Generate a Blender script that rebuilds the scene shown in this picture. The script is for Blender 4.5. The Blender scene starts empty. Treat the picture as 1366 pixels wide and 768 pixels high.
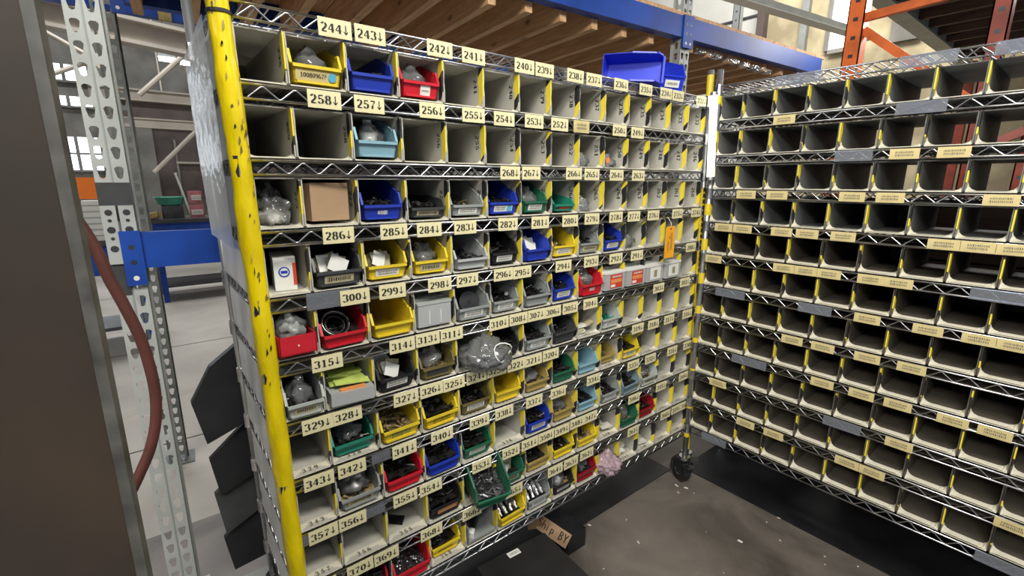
import bpy, bmesh, math, random
from mathutils import Vector, Matrix, noise
R_ = random.Random(7)
scene = bpy.context.scene
COL = scene.collection

# ------------------------------------------------------------------ camera
F = 626.2
CAM = Vector((-0.0904, -1.1345, 1.4756))
RIGHT = Vector((0.78568774, -0.61861272, 0.0036159))
DOWN = Vector((-0.13343516, -0.17517505, -0.9754531))
FWD = Vector((0.60406112, 0.76591906, -0.22017758))
cd = bpy.data.cameras.new('camera'); cd.sensor_width = 36.0; cd.lens = F * 36.0 / 1366.0
cd.clip_start = 0.02; cd.clip_end = 200
cam = bpy.data.objects.new('camera', cd); COL.objects.link(cam)
m3 = Matrix((RIGHT, -DOWN, -FWD)).transposed()
cam.matrix_world = Matrix.Translation(CAM) @ m3.to_4x4()
scene.camera = cam

# ------------------------------------------------------------------ world, lights, exposure
w = bpy.data.worlds.new('world'); scene.world = w; w.use_nodes = True
w.node_tree.nodes['Background'].inputs[0].default_value = (0.80, 0.88, 1.0, 1)
w.node_tree.nodes['Background'].inputs[1].default_value = 0.36
scene.view_settings.view_transform = 'Standard'
scene.view_settings.look = 'None'
scene.view_settings.exposure = 0.0
scene.view_settings.gamma = 1.0

def trans(m, f):
    n, l = m.node_tree.nodes, m.node_tree.links; b = n['Principled BSDF']; out = n['Material Output']
    t = n.new('ShaderNodeBsdfTranslucent'); src = b.inputs['Base Color'].links[0].from_socket; l.new(src, t.inputs[0])
    x = n.new('ShaderNodeMixShader'); x.inputs[0].default_value = f; l.new(b.outputs[0], x.inputs[1]); l.new(t.outputs[0], x.inputs[2]); l.new(x.outputs[0], out.inputs[0])
def area(name, loc, target, sx, sy, power, col=(1, 1, 1)):
    l = bpy.data.lights.new(name, 'AREA'); l.shape = 'RECTANGLE'; l.size = sx; l.size_y = sy
    l.energy = power; l.color = col
    o = bpy.data.objects.new(name, l); COL.objects.link(o); o.location = loc
    o.rotation_euler = (Vector(target) - Vector(loc)).to_track_quat('-Z', 'Y').to_euler()
    return o
area('ceiling_lamp_aisle', (0.35, -1.5, 3.05), (1.1, -0.2, 0.7), 1.3, 0.25, 70, (1.0, 0.965, 0.87))
area('ceiling_lamp_near', (-2.4, -1.8, 3.15), (1.5, -0.2, 1.0), 1.9, 0.5, 128, (1.0, 0.965, 0.89))
area('ceiling_lamp_back', (0.0, 6.0, 6.5), (0.0, 6.0, 0), 4.0, 1.2, 420, (0.97, 0.98, 1.0))
area('ceiling_lamp_far', (0.0, 12.0, 7.2), (0.0, 13.5, 1.0), 6.0, 1.2, 520, (0.97, 0.98, 1.0))
area('fill_light_behind', (4.3, -0.5, 2.75), (2.2, -0.45, 1.75), 1.2, 0.3, 34, (1.0, 0.98, 0.93))  # added fill light, no fitting; brightens the right rack's cell walls from behind
area('ceiling_lamp_right', (5.6, 1.2, 6.2), (8.5, 1.5, 3.5), 3.0, 1.2, 330, (1.0, 0.97, 0.9))

# ------------------------------------------------------------------ materials
def nodes_of(m):
    m.use_nodes = True
    return m.node_tree.nodes, m.node_tree.links
def mat(name, col, rough=0.5, metal=0.0, spec=0.5, var=0.12, scale=8.0, bump=0.0, bscale=60.0, emit=None, estr=0.0, alpha=1.0, stretch=None, col2=None):
    m = bpy.data.materials.new(name); n, l = nodes_of(m)
    b = n['Principled BSDF']
    b.inputs['Roughness'].default_value = rough; b.inputs['Metallic'].default_value = metal
    b.inputs['Specular IOR Level'].default_value = spec; b.inputs['Alpha'].default_value = alpha
    tc = n.new('ShaderNodeTexCoord'); src = tc.outputs['Object']
    if stretch:
        mp = n.new('ShaderNodeMapping'); mp.inputs['Scale'].default_value = stretch
        l.new(src, mp.inputs[0]); src = mp.outputs[0]
    nz = n.new('ShaderNodeTexNoise'); nz.inputs['Scale'].default_value = scale; nz.inputs['Detail'].default_value = 5
    l.new(src, nz.inputs['Vector'])
    mx = n.new('ShaderNodeMix'); mx.data_type = 'RGBA'
    c = list(col) + [1]
    c2 = list(col2) + [1] if col2 else [x * (1 - var * 2.2) for x in col] + [1]
    mx.inputs[6].default_value = c; mx.inputs[7].default_value = c2
    cr = n.new('ShaderNodeMapRange'); cr.inputs[1].default_value = 0.38; cr.inputs[2].default_value = 0.68
    l.new(nz.outputs[0], cr.inputs[0]); l.new(cr.outputs[0], mx.inputs[0]); l.new(mx.outputs[2], b.inputs['Base Color'])
    if bump:
        nb = n.new('ShaderNodeTexNoise'); nb.inputs['Scale'].default_value = bscale; l.new(src, nb.inputs['Vector'])
        bp = n.new('ShaderNodeBump'); bp.inputs['Strength'].default_value = bump; bp.inputs['Distance'].default_value = 0.01
        l.new(nb.outputs[0], bp.inputs['Height']); l.new(bp.outputs[0], b.inputs['Normal'])
    if emit:
        b.inputs['Emission Color'].default_value = list(emit) + [1]; b.inputs['Emission Strength'].default_value = estr
    return m
M = {}
M['chrome'] = mat('chrome wire', (0.62, 0.62, 0.63), 0.28, 1.0, var=0.2, scale=20)
M['dark_metal'] = mat('dark metal', (0.10, 0.10, 0.105), 0.4, 0.8, var=0.2)
M['galv'] = mat('galvanised post', (0.55, 0.56, 0.56), 0.38, 0.9, var=0.15)
M['coro'] = mat('white corrugated board', (0.64, 0.62, 0.55), 0.6, spec=0.3, var=0.12, scale=7)
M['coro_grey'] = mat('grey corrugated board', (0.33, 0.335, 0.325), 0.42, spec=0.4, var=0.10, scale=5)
M['coro_shaded'] = mat('shade-darkened brown-grey board', (0.115, 0.10, 0.08), 0.6, spec=0.25, var=0.2, scale=5)  # lower rows of the right rack, their shade put into the board colour
M['lip'] = mat('cream lip board', (0.70, 0.665, 0.54), 0.55, spec=0.3, var=0.08, scale=14)
M['back_grey'] = mat('grey backing sheet', (0.17, 0.175, 0.165), 0.35, spec=0.5, var=0.2, scale=6)
trans(M['coro'], .25); trans(M['coro_grey'], .5)
M['ink'] = mat('black ink', (0.02, 0.02, 0.018), 0.6, var=0.0)
M['ink_faded'] = mat('faded ink', (0.16, 0.14, 0.10), 0.7, var=0.0)
M['tag'] = mat('cream tag card', (0.80, 0.73, 0.44), 0.55, spec=0.3, var=0.06, scale=12)
M['tag_tan'] = mat('tan tag card', (0.66, 0.55, 0.27), 0.5, spec=0.3, var=0.12, scale=12)
M['tag_orange'] = mat('orange tag card', (0.95, 0.42, 0.02), 0.5, var=0.05)
M['yellow_wrap'] = mat('yellow wrapping tape', (0.86, 0.66, 0.0), 0.33, spec=0.5, var=0.12, scale=10, bump=0.5, bscale=14, stretch=(2.5, 2.5, 0.8))
M['yellow'] = mat('yellow plastic', (0.80, 0.60, 0.03), 0.4, var=0.14, scale=9)
M['blue'] = mat('blue plastic', (0.018, 0.045, 0.42), 0.38, var=0.12)
M['blue_bright'] = mat('bright blue plastic', (0.015, 0.04, 0.62), 0.38, var=0.1)
M['red'] = mat('red plastic', (0.60, 0.015, 0.03), 0.4, var=0.12)
M['dark_red'] = mat('dark red plastic', (0.30, 0.01, 0.02), 0.4, var=0.12)
M['green'] = mat('green plastic', (0.02, 0.135, 0.075), 0.42, var=0.14)
M['teal'] = mat('teal green plastic', (0.02, 0.22, 0.15), 0.4, var=0.12)
M['light_blue'] = mat('pale blue plastic', (0.25, 0.44, 0.53), 0.45, var=0.1)
M['slate'] = mat('slate blue plastic', (0.20, 0.27, 0.31), 0.45, var=0.1)
M['grey'] = mat('grey plastic', (0.30, 0.32, 0.31), 0.38, var=0.12)
M['pale_grey'] = mat('pale grey plastic', (0.46, 0.50, 0.47), 0.38, var=0.12)
M['charcoal'] = mat('charcoal plastic', (0.055, 0.058, 0.06), 0.35, var=0.2)
M['black'] = mat('black plastic', (0.018, 0.018, 0.02), 0.4, var=0.2)
M['tan'] = mat('dusty ochre plastic', (0.42, 0.31, 0.09), 0.45, var=0.2, scale=14)
M['olive'] = mat('dusty olive plastic', (0.17, 0.14, 0.045), 0.45, var=0.25, scale=14)
M['paper'] = mat('white paper label', (0.78, 0.78, 0.74), 0.6, var=0.05)
M['tan_paper'] = mat('tan paper label', (0.56, 0.49, 0.30), 0.6, var=0.12, scale=25)
M['red_paper'] = mat('red printed card', (0.62, 0.06, 0.03), 0.5, var=0.1)
M['orange_paper'] = mat('orange printed card', (0.80, 0.30, 0.10), 0.5, var=0.1)
M['blue_dot'] = mat('pale blue sticker', (0.10, 0.42, 0.62), 0.5, var=0.05)
M['cardboard'] = mat('brown cardboard', (0.42, 0.28, 0.17), 0.75, spec=0.2, var=0.08)
M['steel'] = mat('steel parts', (0.50, 0.50, 0.50), 0.3, 1.0, var=0.3, scale=60)
M['foil'] = mat('silvery bag film', (0.32, 0.32, 0.32), 0.42, 0.5, var=0.3, scale=30)
M['oily'] = mat('oily dark parts', (0.045, 0.042, 0.04), 0.35, 0.5, var=0.4, scale=50)
M['brass'] = mat('yellowed parts', (0.40, 0.30, 0.14), 0.5, 0.3, var=0.4, scale=50)
M['rack_grey'] = mat('grey painted steel', (0.40, 0.42, 0.405), 0.42, spec=0.4, var=0.10, scale=6)
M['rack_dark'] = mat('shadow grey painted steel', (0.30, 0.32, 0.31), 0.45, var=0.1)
M['rack_shade'] = mat('shade-dark grey steel', (0.13, 0.14, 0.13), 0.5, var=0.15)
M['rack_blue'] = mat('blue painted steel', (0.008, 0.06, 0.36), 0.5, spec=0.35, var=0.18, scale=5)
M['rack_orange'] = mat('orange painted steel', (0.78, 0.16, 0.03), 0.42, var=0.15)
M['rack_rust'] = mat('rust red painted steel', (0.33, 0.055, 0.03), 0.5, var=0.2)
M['column'] = mat('dark brown painted steel', (0.017, 0.0155, 0.0145), 0.5, spec=0.25, var=0.25, scale=3, col2=(0.042, 0.029, 0.020))
M['column_edge'] = mat('worn grey steel edge', (0.085, 0.082, 0.075), 0.5, var=0.4, scale=14)
M['rubber'] = mat('red brown rubber hose', (0.115, 0.034, 0.026), 0.55, var=0.15)
M['tyre'] = mat('black rubber tyre', (0.015, 0.015, 0.015), 0.55, var=0.1)
M['beige'] = mat('beige painted steel', (0.47, 0.42, 0.35), 0.6, var=0.1, scale=2)
M['brown_wall'] = mat('dull brown panelling', (0.135, 0.105, 0.095), 0.7, var=0.2, scale=2)
M['grey_wall'] = mat('grey plaster', (0.30, 0.29, 0.26), 0.8, var=0.2, scale=1.5)
M['roof'] = mat('dark roof deck', (0.06, 0.045, 0.045), 0.8, var=0.2, scale=1)
M['white_sheet'] = mat('white sheet siding', (0.72, 0.72, 0.68), 0.6, var=0.06, scale=2)
M['window'] = mat('daylit window pane', (0.9, 0.95, 1.0), 0.3, var=0.0, emit=(0.85, 0.92, 1.0), estr=3.2)
M['tube'] = mat('lamp tube', (1, 1, 1), 0.4, var=0.0, emit=(1.0, 1.0, 0.97), estr=9.0)
M['tube_cool'] = mat('corner tube', (1, 1, 1), 0.4, var=0.0, emit=(1.0, 0.99, 0.93), estr=4.0)
M['sign_orange'] = mat('fluorescent orange board', (1.0, 0.22, 0.01), 0.6, var=0.0)
M['pink'] = mat('pink carton', (0.50, 0.16, 0.19), 0.6, var=0.2)
M['lime'] = mat('lime green paper', (0.52, 0.64, 0.14), 0.6, var=0.2, scale=25)
M['white_powder'] = mat('white granules', (0.66, 0.63, 0.56), 0.8, var=0.1)

def wood(name, col, col2, scale=3.0):
    m = bpy.data.materials.new(name); n, l = nodes_of(m); b = n['Principled BSDF']
    tc = n.new('ShaderNodeTexCoord'); mp = n.new('ShaderNodeMapping'); mp.inputs['Scale'].default_value = (14, 1.2, 14)
    oi = n.new('ShaderNodeObjectInfo'); ad = n.new('ShaderNodeVectorMath'); ad.operation = 'ADD'
    l.new(tc.outputs['Object'], ad.inputs[0]); 
    sc = n.new('ShaderNodeVectorMath'); sc.operation = 'SCALE'; sc.inputs[3].default_value = 17.0
    cmb = n.new('ShaderNodeCombineXYZ'); l.new(oi.outputs['Random'], cmb.inputs[0]); l.new(oi.outputs['Random'], cmb.inputs[1])
    l.new(cmb.outputs[0], sc.inputs[0]); l.new(sc.outputs[0], ad.inputs[1]); l.new(ad.outputs[0], mp.inputs[0])
    nz = n.new('ShaderNodeTexNoise'); nz.inputs['Scale'].default_value = scale; nz.inputs['Detail'].default_value = 6; nz.inputs['Distortion'].default_value = 1.2
    l.new(mp.outputs[0], nz.inputs['Vector'])
    mx = n.new('ShaderNodeMix'); mx.data_type = 'RGBA'; mx.inputs[6].default_value = list(col) + [1]; mx.inputs[7].default_value = list(col2) + [1]
    mr = n.new('ShaderNodeMapRange'); mr.inputs[1].default_value = 0.38; mr.inputs[2].default_value = 0.66
    l.new(nz.outputs[0], mr.inputs[0]); l.new(mr.outputs[0], mx.inputs[0])
    # knots
    mp2 = n.new('ShaderNodeMapping'); mp2.inputs['Scale'].default_value = (3.0, 2.2, 5.0); l.new(ad.outputs[0], mp2.inputs[0])
    vo = n.new('ShaderNodeTexVoronoi'); vo.inputs['Scale'].default_value = 2.0; l.new(mp2.outputs[0], vo.inputs['Vector'])
    m4 = n.new('ShaderNodeMapRange'); m4.inputs[1].default_value = 0.05; m4.inputs[2].default_value = 0.16; m4.inputs[3].default_value = 0.75; m4.inputs[4].default_value = 0.0
    l.new(vo.outputs['Distance'], m4.inputs[0])
    mx2 = n.new('ShaderNodeMix'); mx2.data_type = 'RGBA'; mx2.inputs[7].default_value = (0.055, 0.028, 0.012, 1)
    l.new(mx.outputs[2], mx2.inputs[6]); l.new(m4.outputs[0], mx2.inputs[0]); l.new(mx2.outputs[2], b.inputs['Base Color'])
    b.inputs['Roughness'].default_value = 0.7; b.inputs['Specular IOR Level'].default_value = 0.25
    return m
M['wood'] = wood('softwood joist', (0.66, 0.41, 0.22), (0.48, 0.28, 0.14))
M['wood_brown'] = wood('aged brown timber', (0.13, 0.085, 0.065), (0.085, 0.055, 0.042))

def stripes(name):
    m = bpy.data.materials.new(name); n, l = nodes_of(m); b = n['Principled BSDF']
    tc = n.new('ShaderNodeTexCoord'); oi = n.new('ShaderNodeObjectInfo'); sp = n.new('ShaderNodeSeparateXYZ'); l.new(tc.outputs['Object'], sp.inputs[0])
    a = n.new('ShaderNodeMath'); a.operation = 'ADD'; l.new(sp.outputs[2], a.inputs[0])
    y = n.new('ShaderNodeMath'); y.operation = 'MULTIPLY'; y.inputs[1].default_value = 0.9; l.new(sp.outputs[1], y.inputs[0]); l.new(y.outputs[0], a.inputs[1])
    d = n.new('ShaderNodeMath'); d.operation = 'MULTIPLY'; d.inputs[1].default_value = 1 / 0.15; l.new(a.outputs[0], d.inputs[0])
    e = n.new('ShaderNodeMath'); e.operation = 'ADD'; l.new(d.outputs[0], e.inputs[0]); l.new(oi.outputs['Random'], e.inputs[1])
    f = n.new('ShaderNodeMath'); f.operation = 'FRACT'; l.new(e.outputs[0], f.inputs[0])
    g = n.new('ShaderNodeMath'); g.operation = 'GREATER_THAN'; g.inputs[1].default_value = 0.42; l.new(f.outputs[0], g.inputs[0])
    mx = n.new('ShaderNodeMix'); mx.data_type = 'RGBA'; mx.inputs[6].default_value = (0.025, 0.025, 0.025, 1); mx.inputs[7].default_value = (0.85, 0.68, 0.05, 1)
    l.new(g.outputs[0], mx.inputs[0]); l.new(mx.outputs[2], b.inputs['Base Color']); b.inputs['Roughness'].default_value = 0.35
    return m
M['hazard'] = stripes('yellow and black hazard tape')

def clear(name, tint=(0.9, 0.92, 0.92), diff=0.25, rough=0.12, gl=0.45):
    m = bpy.data.materials.new(name); n, l = nodes_of(m); n.remove(n['Principled BSDF']); out = n['Material Output']
    tr = n.new('ShaderNodeBsdfTransparent'); tr.inputs[0].default_value = list(tint) + [1]
    df = n.new('ShaderNodeBsdfDiffuse'); df.inputs[0].default_value = list(tint) + [1]
    g = n.new('ShaderNodeBsdfGlossy'); g.inputs['Roughness'].default_value = rough
    tc = n.new('ShaderNodeTexCoord'); nz = n.new('ShaderNodeTexNoise'); nz.inputs['Scale'].default_value = 25
    l.new(tc.outputs['Object'], nz.inputs['Vector']); bp = n.new('ShaderNodeBump'); bp.inputs['Strength'].default_value = 0.6; bp.inputs['Distance'].default_value = 0.01
    l.new(nz.outputs[0], bp.inputs['Height']); l.new(bp.outputs[0], g.inputs['Normal'])
    a = n.new('ShaderNodeMixShader'); a.inputs[0].default_value = diff; l.new(tr.outputs[0], a.inputs[1]); l.new(df.outputs[0], a.inputs[2])
    fr = n.new('ShaderNodeLayerWeight'); fr.inputs[0].default_value = gl
    b = n.new('ShaderNodeMixShader'); l.new(fr.outputs['Fresnel'], b.inputs[0]); l.new(a.outputs[0], b.inputs[1]); l.new(g.outputs[0], b.inputs[2])
    l.new(b.outputs[0], out.inputs[0]); return m
M['clear'] = clear('clear plastic film', diff=0.13, gl=0.35)
M['clear_box'] = clear('translucent box plastic', (0.72, 0.74, 0.74), 0.55, 0.2, 0.3)
M['end_sheet'] = mat('hazy end sheet', (0.55, 0.56, 0.56), 0.35, spec=0.5, var=0.15, scale=9)
M['sheet'] = clear('hazy plastic sheet', (0.72, 0.76, 0.80), 0.6, 0.2, 0.15)
M['strip'] = clear('clear label strip', (0.70, 0.73, 0.80), 0.16, 0.15, 0.22)
M['pink_bag'] = clear('pink tinted bag plastic', (0.62, 0.45, 0.50), 0.6, 0.2, 0.3)

def floor_surface(name, c1, c2, scale, specks, rough=0.35):
    m = bpy.data.materials.new(name); n, l = nodes_of(m); b = n['Principled BSDF']; tc = n.new('ShaderNodeTexCoord')
    nz = n.new('ShaderNodeTexNoise'); nz.inputs['Scale'].default_value = scale; nz.inputs['Detail'].default_value = 9; nz.inputs['Roughness'].default_value = 0.62; nz.inputs['Distortion'].default_value = 0.6
    l.new(tc.outputs['Object'], nz.inputs['Vector'])
    mr = n.new('ShaderNodeMapRange'); mr.inputs[1].default_value = 0.36; mr.inputs[2].default_value = 0.66; l.new(nz.outputs[0], mr.inputs[0])
    mx = n.new('ShaderNodeMix'); mx.data_type = 'RGBA'; mx.inputs[6].default_value = list(c1) + [1]; mx.inputs[7].default_value = list(c2) + [1]
    l.new(mr.outputs[0], mx.inputs[0]); col = mx.outputs[2]
    if specks:
        vo = n.new('ShaderNodeTexVoronoi'); vo.inputs['Scale'].default_value = 9.0; l.new(tc.outputs['Object'], vo.inputs['Vector'])
        m2 = n.new('ShaderNodeMapRange'); m2.inputs[1].default_value = 0.02; m2.inputs[2].default_value = 0.05; m2.inputs[3].default_value = 1; m2.inputs[4].default_value = 0
        l.new(vo.outputs['Distance'], m2.inputs[0])
        sp = n.new('ShaderNodeSeparateColor'); l.new(vo.outputs['Color'], sp.inputs[0])
        g = n.new('ShaderNodeMath'); g.operation = 'GREATER_THAN'; g.inputs[1].default_value = 0.7; l.new(sp.outputs[0], g.inputs[0])
        mu = n.new('ShaderNodeMath'); mu.operation = 'MULTIPLY'; l.new(g.outputs[0], mu.inputs[0]); l.new(m2.outputs[0], mu.inputs[1])
        m3_ = n.new('ShaderNodeMix'); m3_.data_type = 'RGBA'; m3_.inputs[7].default_value = (0.45, 0.42, 0.36, 1)
        l.new(col, m3_.inputs[6]); l.new(mu.outputs[0], m3_.inputs[0]); col = m3_.outputs[2]
    l.new(col, b.inputs['Base Color'])
    mr2 = n.new('ShaderNodeMapRange'); mr2.inputs[3].default_value = rough - 0.1; mr2.inputs[4].default_value = rough + 0.2; l.new(nz.outputs[0], mr2.inputs[0]); l.new(mr2.outputs[0], b.inputs['Roughness'])
    bp = n.new('ShaderNodeBump'); bp.inputs['Strength'].default_value = 0.25; bp.inputs['Distance'].default_value = 0.004; l.new(nz.outputs[0], bp.inputs['Height']); l.new(bp.outputs[0], b.inputs['Normal'])
    return m
M['floor_dark'] = floor_surface('dark stained concrete', (0.072, 0.062, 0.053), (0.19, 0.165, 0.142), 2.2, True, 0.42)
M['floor_light'] = floor_surface('pale worn concrete', (0.40, 0.37, 0.32), (0.30, 0.275, 0.24), 1.4, False, 0.5)
def brick_mat():
    m = bpy.data.materials.new('old cream brick'); n, l = nodes_of(m); b = n['Principled BSDF']; tc = n.new('ShaderNodeTexCoord')
    mp = n.new('ShaderNodeMapping'); mp.inputs['Rotation'].default_value = (math.pi / 2, 0, math.pi / 2); l.new(tc.outputs['Object'], mp.inputs[0])
    nz = n.new('ShaderNodeTexNoise'); nz.inputs['Scale'].default_value = 2.2; nz.inputs['Detail'].default_value = 9; l.new(tc.outputs['Object'], nz.inputs[0])
    mx = n.new('ShaderNodeMix'); mx.data_type = 'RGBA'; mx.inputs[6].default_value = (0.60, 0.52, 0.33, 1); mx.inputs[7].default_value = (0.36, 0.30, 0.19, 1)
    mr = n.new('ShaderNodeMapRange'); mr.inputs[1].default_value = 0.4; mr.inputs[2].default_value = 0.62; l.new(nz.outputs[0], mr.inputs[0]); l.new(mr.outputs[0], mx.inputs[0])
    l.new(mx.outputs[2], b.inputs['Base Color']); b.inputs['Roughness'].default_value = 0.85
    bp = n.new('ShaderNodeBump'); bp.inputs['Strength'].default_value = 0.8; l.new(nz.outputs[0], bp.inputs['Height']); l.new(bp.outputs[0], b.inputs['Normal'])
    return m
M['brick'] = brick_mat()

# ------------------------------------------------------------------ mesh helpers
class MB:
    def __init__(s): s.v = []; s.f = []; s.m = []; s.mats = []
    def mi(s, m):
        if m not in s.mats: s.mats.append(m)
        return s.mats.index(m)
    def add(s, vs, fs, m):
        o = len(s.v); k = s.mi(m)
        s.v += [tuple(v) for v in vs]
        for f in fs: s.f.append([i + o for i in f]); s.m.append(k)
    def box(s, lo, hi, m):
        x0, y0, z0 = lo; x1, y1, z1 = hi
        s.add([(x0, y0, z0), (x1, y0, z0), (x1, y1, z0), (x0, y1, z0), (x0, y0, z1), (x1, y0, z1), (x1, y1, z1), (x0, y1, z1)],
              [(0, 3, 2, 1), (4, 5, 6, 7), (0, 1, 5, 4), (1, 2, 6, 5), (2, 3, 7, 6), (3, 0, 4, 7)], m)
    def obox(s, c, ax, ay, az, m):
        c = Vector(c); ax = Vector(ax); ay = Vector(ay); az = Vector(az)
        vs = [c + ax * i + ay * j + az * k for k in (-1, 1) for i, j in ((-1, -1), (1, -1), (1, 1), (-1, 1))]
        s.add(vs, [(0, 3, 2, 1), (4, 5, 6, 7), (0, 1, 5, 4), (1, 2, 6, 5), (2, 3, 7, 6), (3, 0, 4, 7)], m)
    def rod(s, p, q, r, m, n=6, r2=None, cap=True):
        p = Vector(p); q = Vector(q); d = (q - p)
        if d.length < 1e-9: return
        d.normalize(); u = d.orthogonal().normalized(); w_ = d.cross(u); r2 = r if r2 is None else r2
        vs = []
        for c, rr in ((p, r), (q, r2)):
            for i in range(n):
                a = 2 * math.pi * i / n; vs.append(c + u * math.cos(a) * rr + w_ * math.sin(a) * rr)
        fs = [(i, (i + 1) % n, n + (i + 1) % n, n + i) for i in range(n)]
        if cap: fs += [tuple(range(n - 1, -1, -1)), tuple(range(n, 2 * n))]
        s.add(vs, fs, m)
    def tube(s, pts, r, m, n=8):
        pts = [Vector(p) for p in pts]; rings = []; u = None
        for i, p in enumerate(pts):
            d = (pts[min(i + 1, len(pts) - 1)] - pts[max(i - 1, 0)]).normalized()
            u = d.orthogonal().normalized() if u is None else (u - d * u.dot(d)).normalized()
            w_ = d.cross(u); rr = r[i] if isinstance(r, (list, tuple)) else r
            rings.append([p + (u * math.cos(2 * math.pi * k / n) + w_ * math.sin(2 * math.pi * k / n)) * rr for k in range(n)])
        vs = [v for g in rings for v in g]
        fs = [(i * n + k, i * n + (k + 1) % n, (i + 1) * n + (k + 1) % n, (i + 1) * n + k) for i in range(len(pts) - 1) for k in range(n)]
        fs += [tuple(range(n - 1, -1, -1)), tuple(range((len(pts) - 1) * n, len(pts) * n))]
        s.add(vs, fs, m)
    def data(s, name, smooth=False):
        me = bpy.data.meshes.new(name); me.from_pydata(s.v, [], s.f)
        for m in s.mats: me.materials.append(m)
        me.polygons.foreach_set('material_index', s.m)
        if smooth: me.polygons.foreach_set('use_smooth', [True] * len(s.f))
        me.update(); return me
def link(name, me, parent=None, loc=None, rot=None):
    o = bpy.data.objects.new(name, me); COL.objects.link(o)
    if parent: o.parent = parent
    if loc is not None: o.location = loc
    if rot is not None: o.rotation_euler = rot
    return o
def tag(o, label, cat=None, group=None, kind=None):
    if label: o['label'] = label
    if cat: o['category'] = cat
    if group: o['group'] = group
    if kind: o['kind'] = kind
    return o
def thing(name, label, cat, loc=(0, 0, 0), rz=0, group=None):
    return tag(link(name, None, None, loc, (0, 0, rz)), label, cat, group)
def structure(name, mb, label=None):
    o = link(name, mb.data(name)); o['kind'] = 'structure'
    if label: o['label'] = label
    return o
def ray(px, py): return RIGHT * ((px - 683) / F) + DOWN * ((py - 384) / F) + FWD
def on_y(px, py, y): d = ray(px, py); return CAM + d * ((y - CAM.y) / d.y)
ORD = ['first', 'second', 'third', 'fourth', 'fifth', 'sixth', 'seventh', 'eighth', 'ninth', 'tenth', 'eleventh', 'twelfth', 'thirteenth', 'fourteenth']

# ------------------------------------------------------------------ stencil glyphs (unit height, x to the right)
def arcpts(cx, cy, rx, ry, a0, a1, n=6): return [(cx + rx * math.cos(math.radians(a0 + (a1 - a0) * i / n)), cy + ry * math.sin(math.radians(a0 + (a1 - a0) * i / n))) for i in range(n + 1)]
def stroke(pts, w0, w1=None, horiz=0.45):
    out = []
    for i in range(len(pts) - 1):
        (x0, y0), (x1, y1) = pts[i], pts[i + 1]; L_ = math.hypot(x1 - x0, y1 - y0) or 1e-6
        def wd(dx, dy): return w0 * (horiz + (1 - horiz) * abs(dy) / (math.hypot(dx, dy) or 1e-6))
        ww = wd(x1 - x0, y1 - y0) / 2; nx, ny = -(y1 - y0) / L_ * ww, (x1 - x0) / L_ * ww
        out.append([(x0 + nx, y0 + ny), (x0 - nx, y0 - ny), (x1 - nx, y1 - ny), (x1 + nx, y1 + ny)])
    return out
W_ = 0.2
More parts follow.
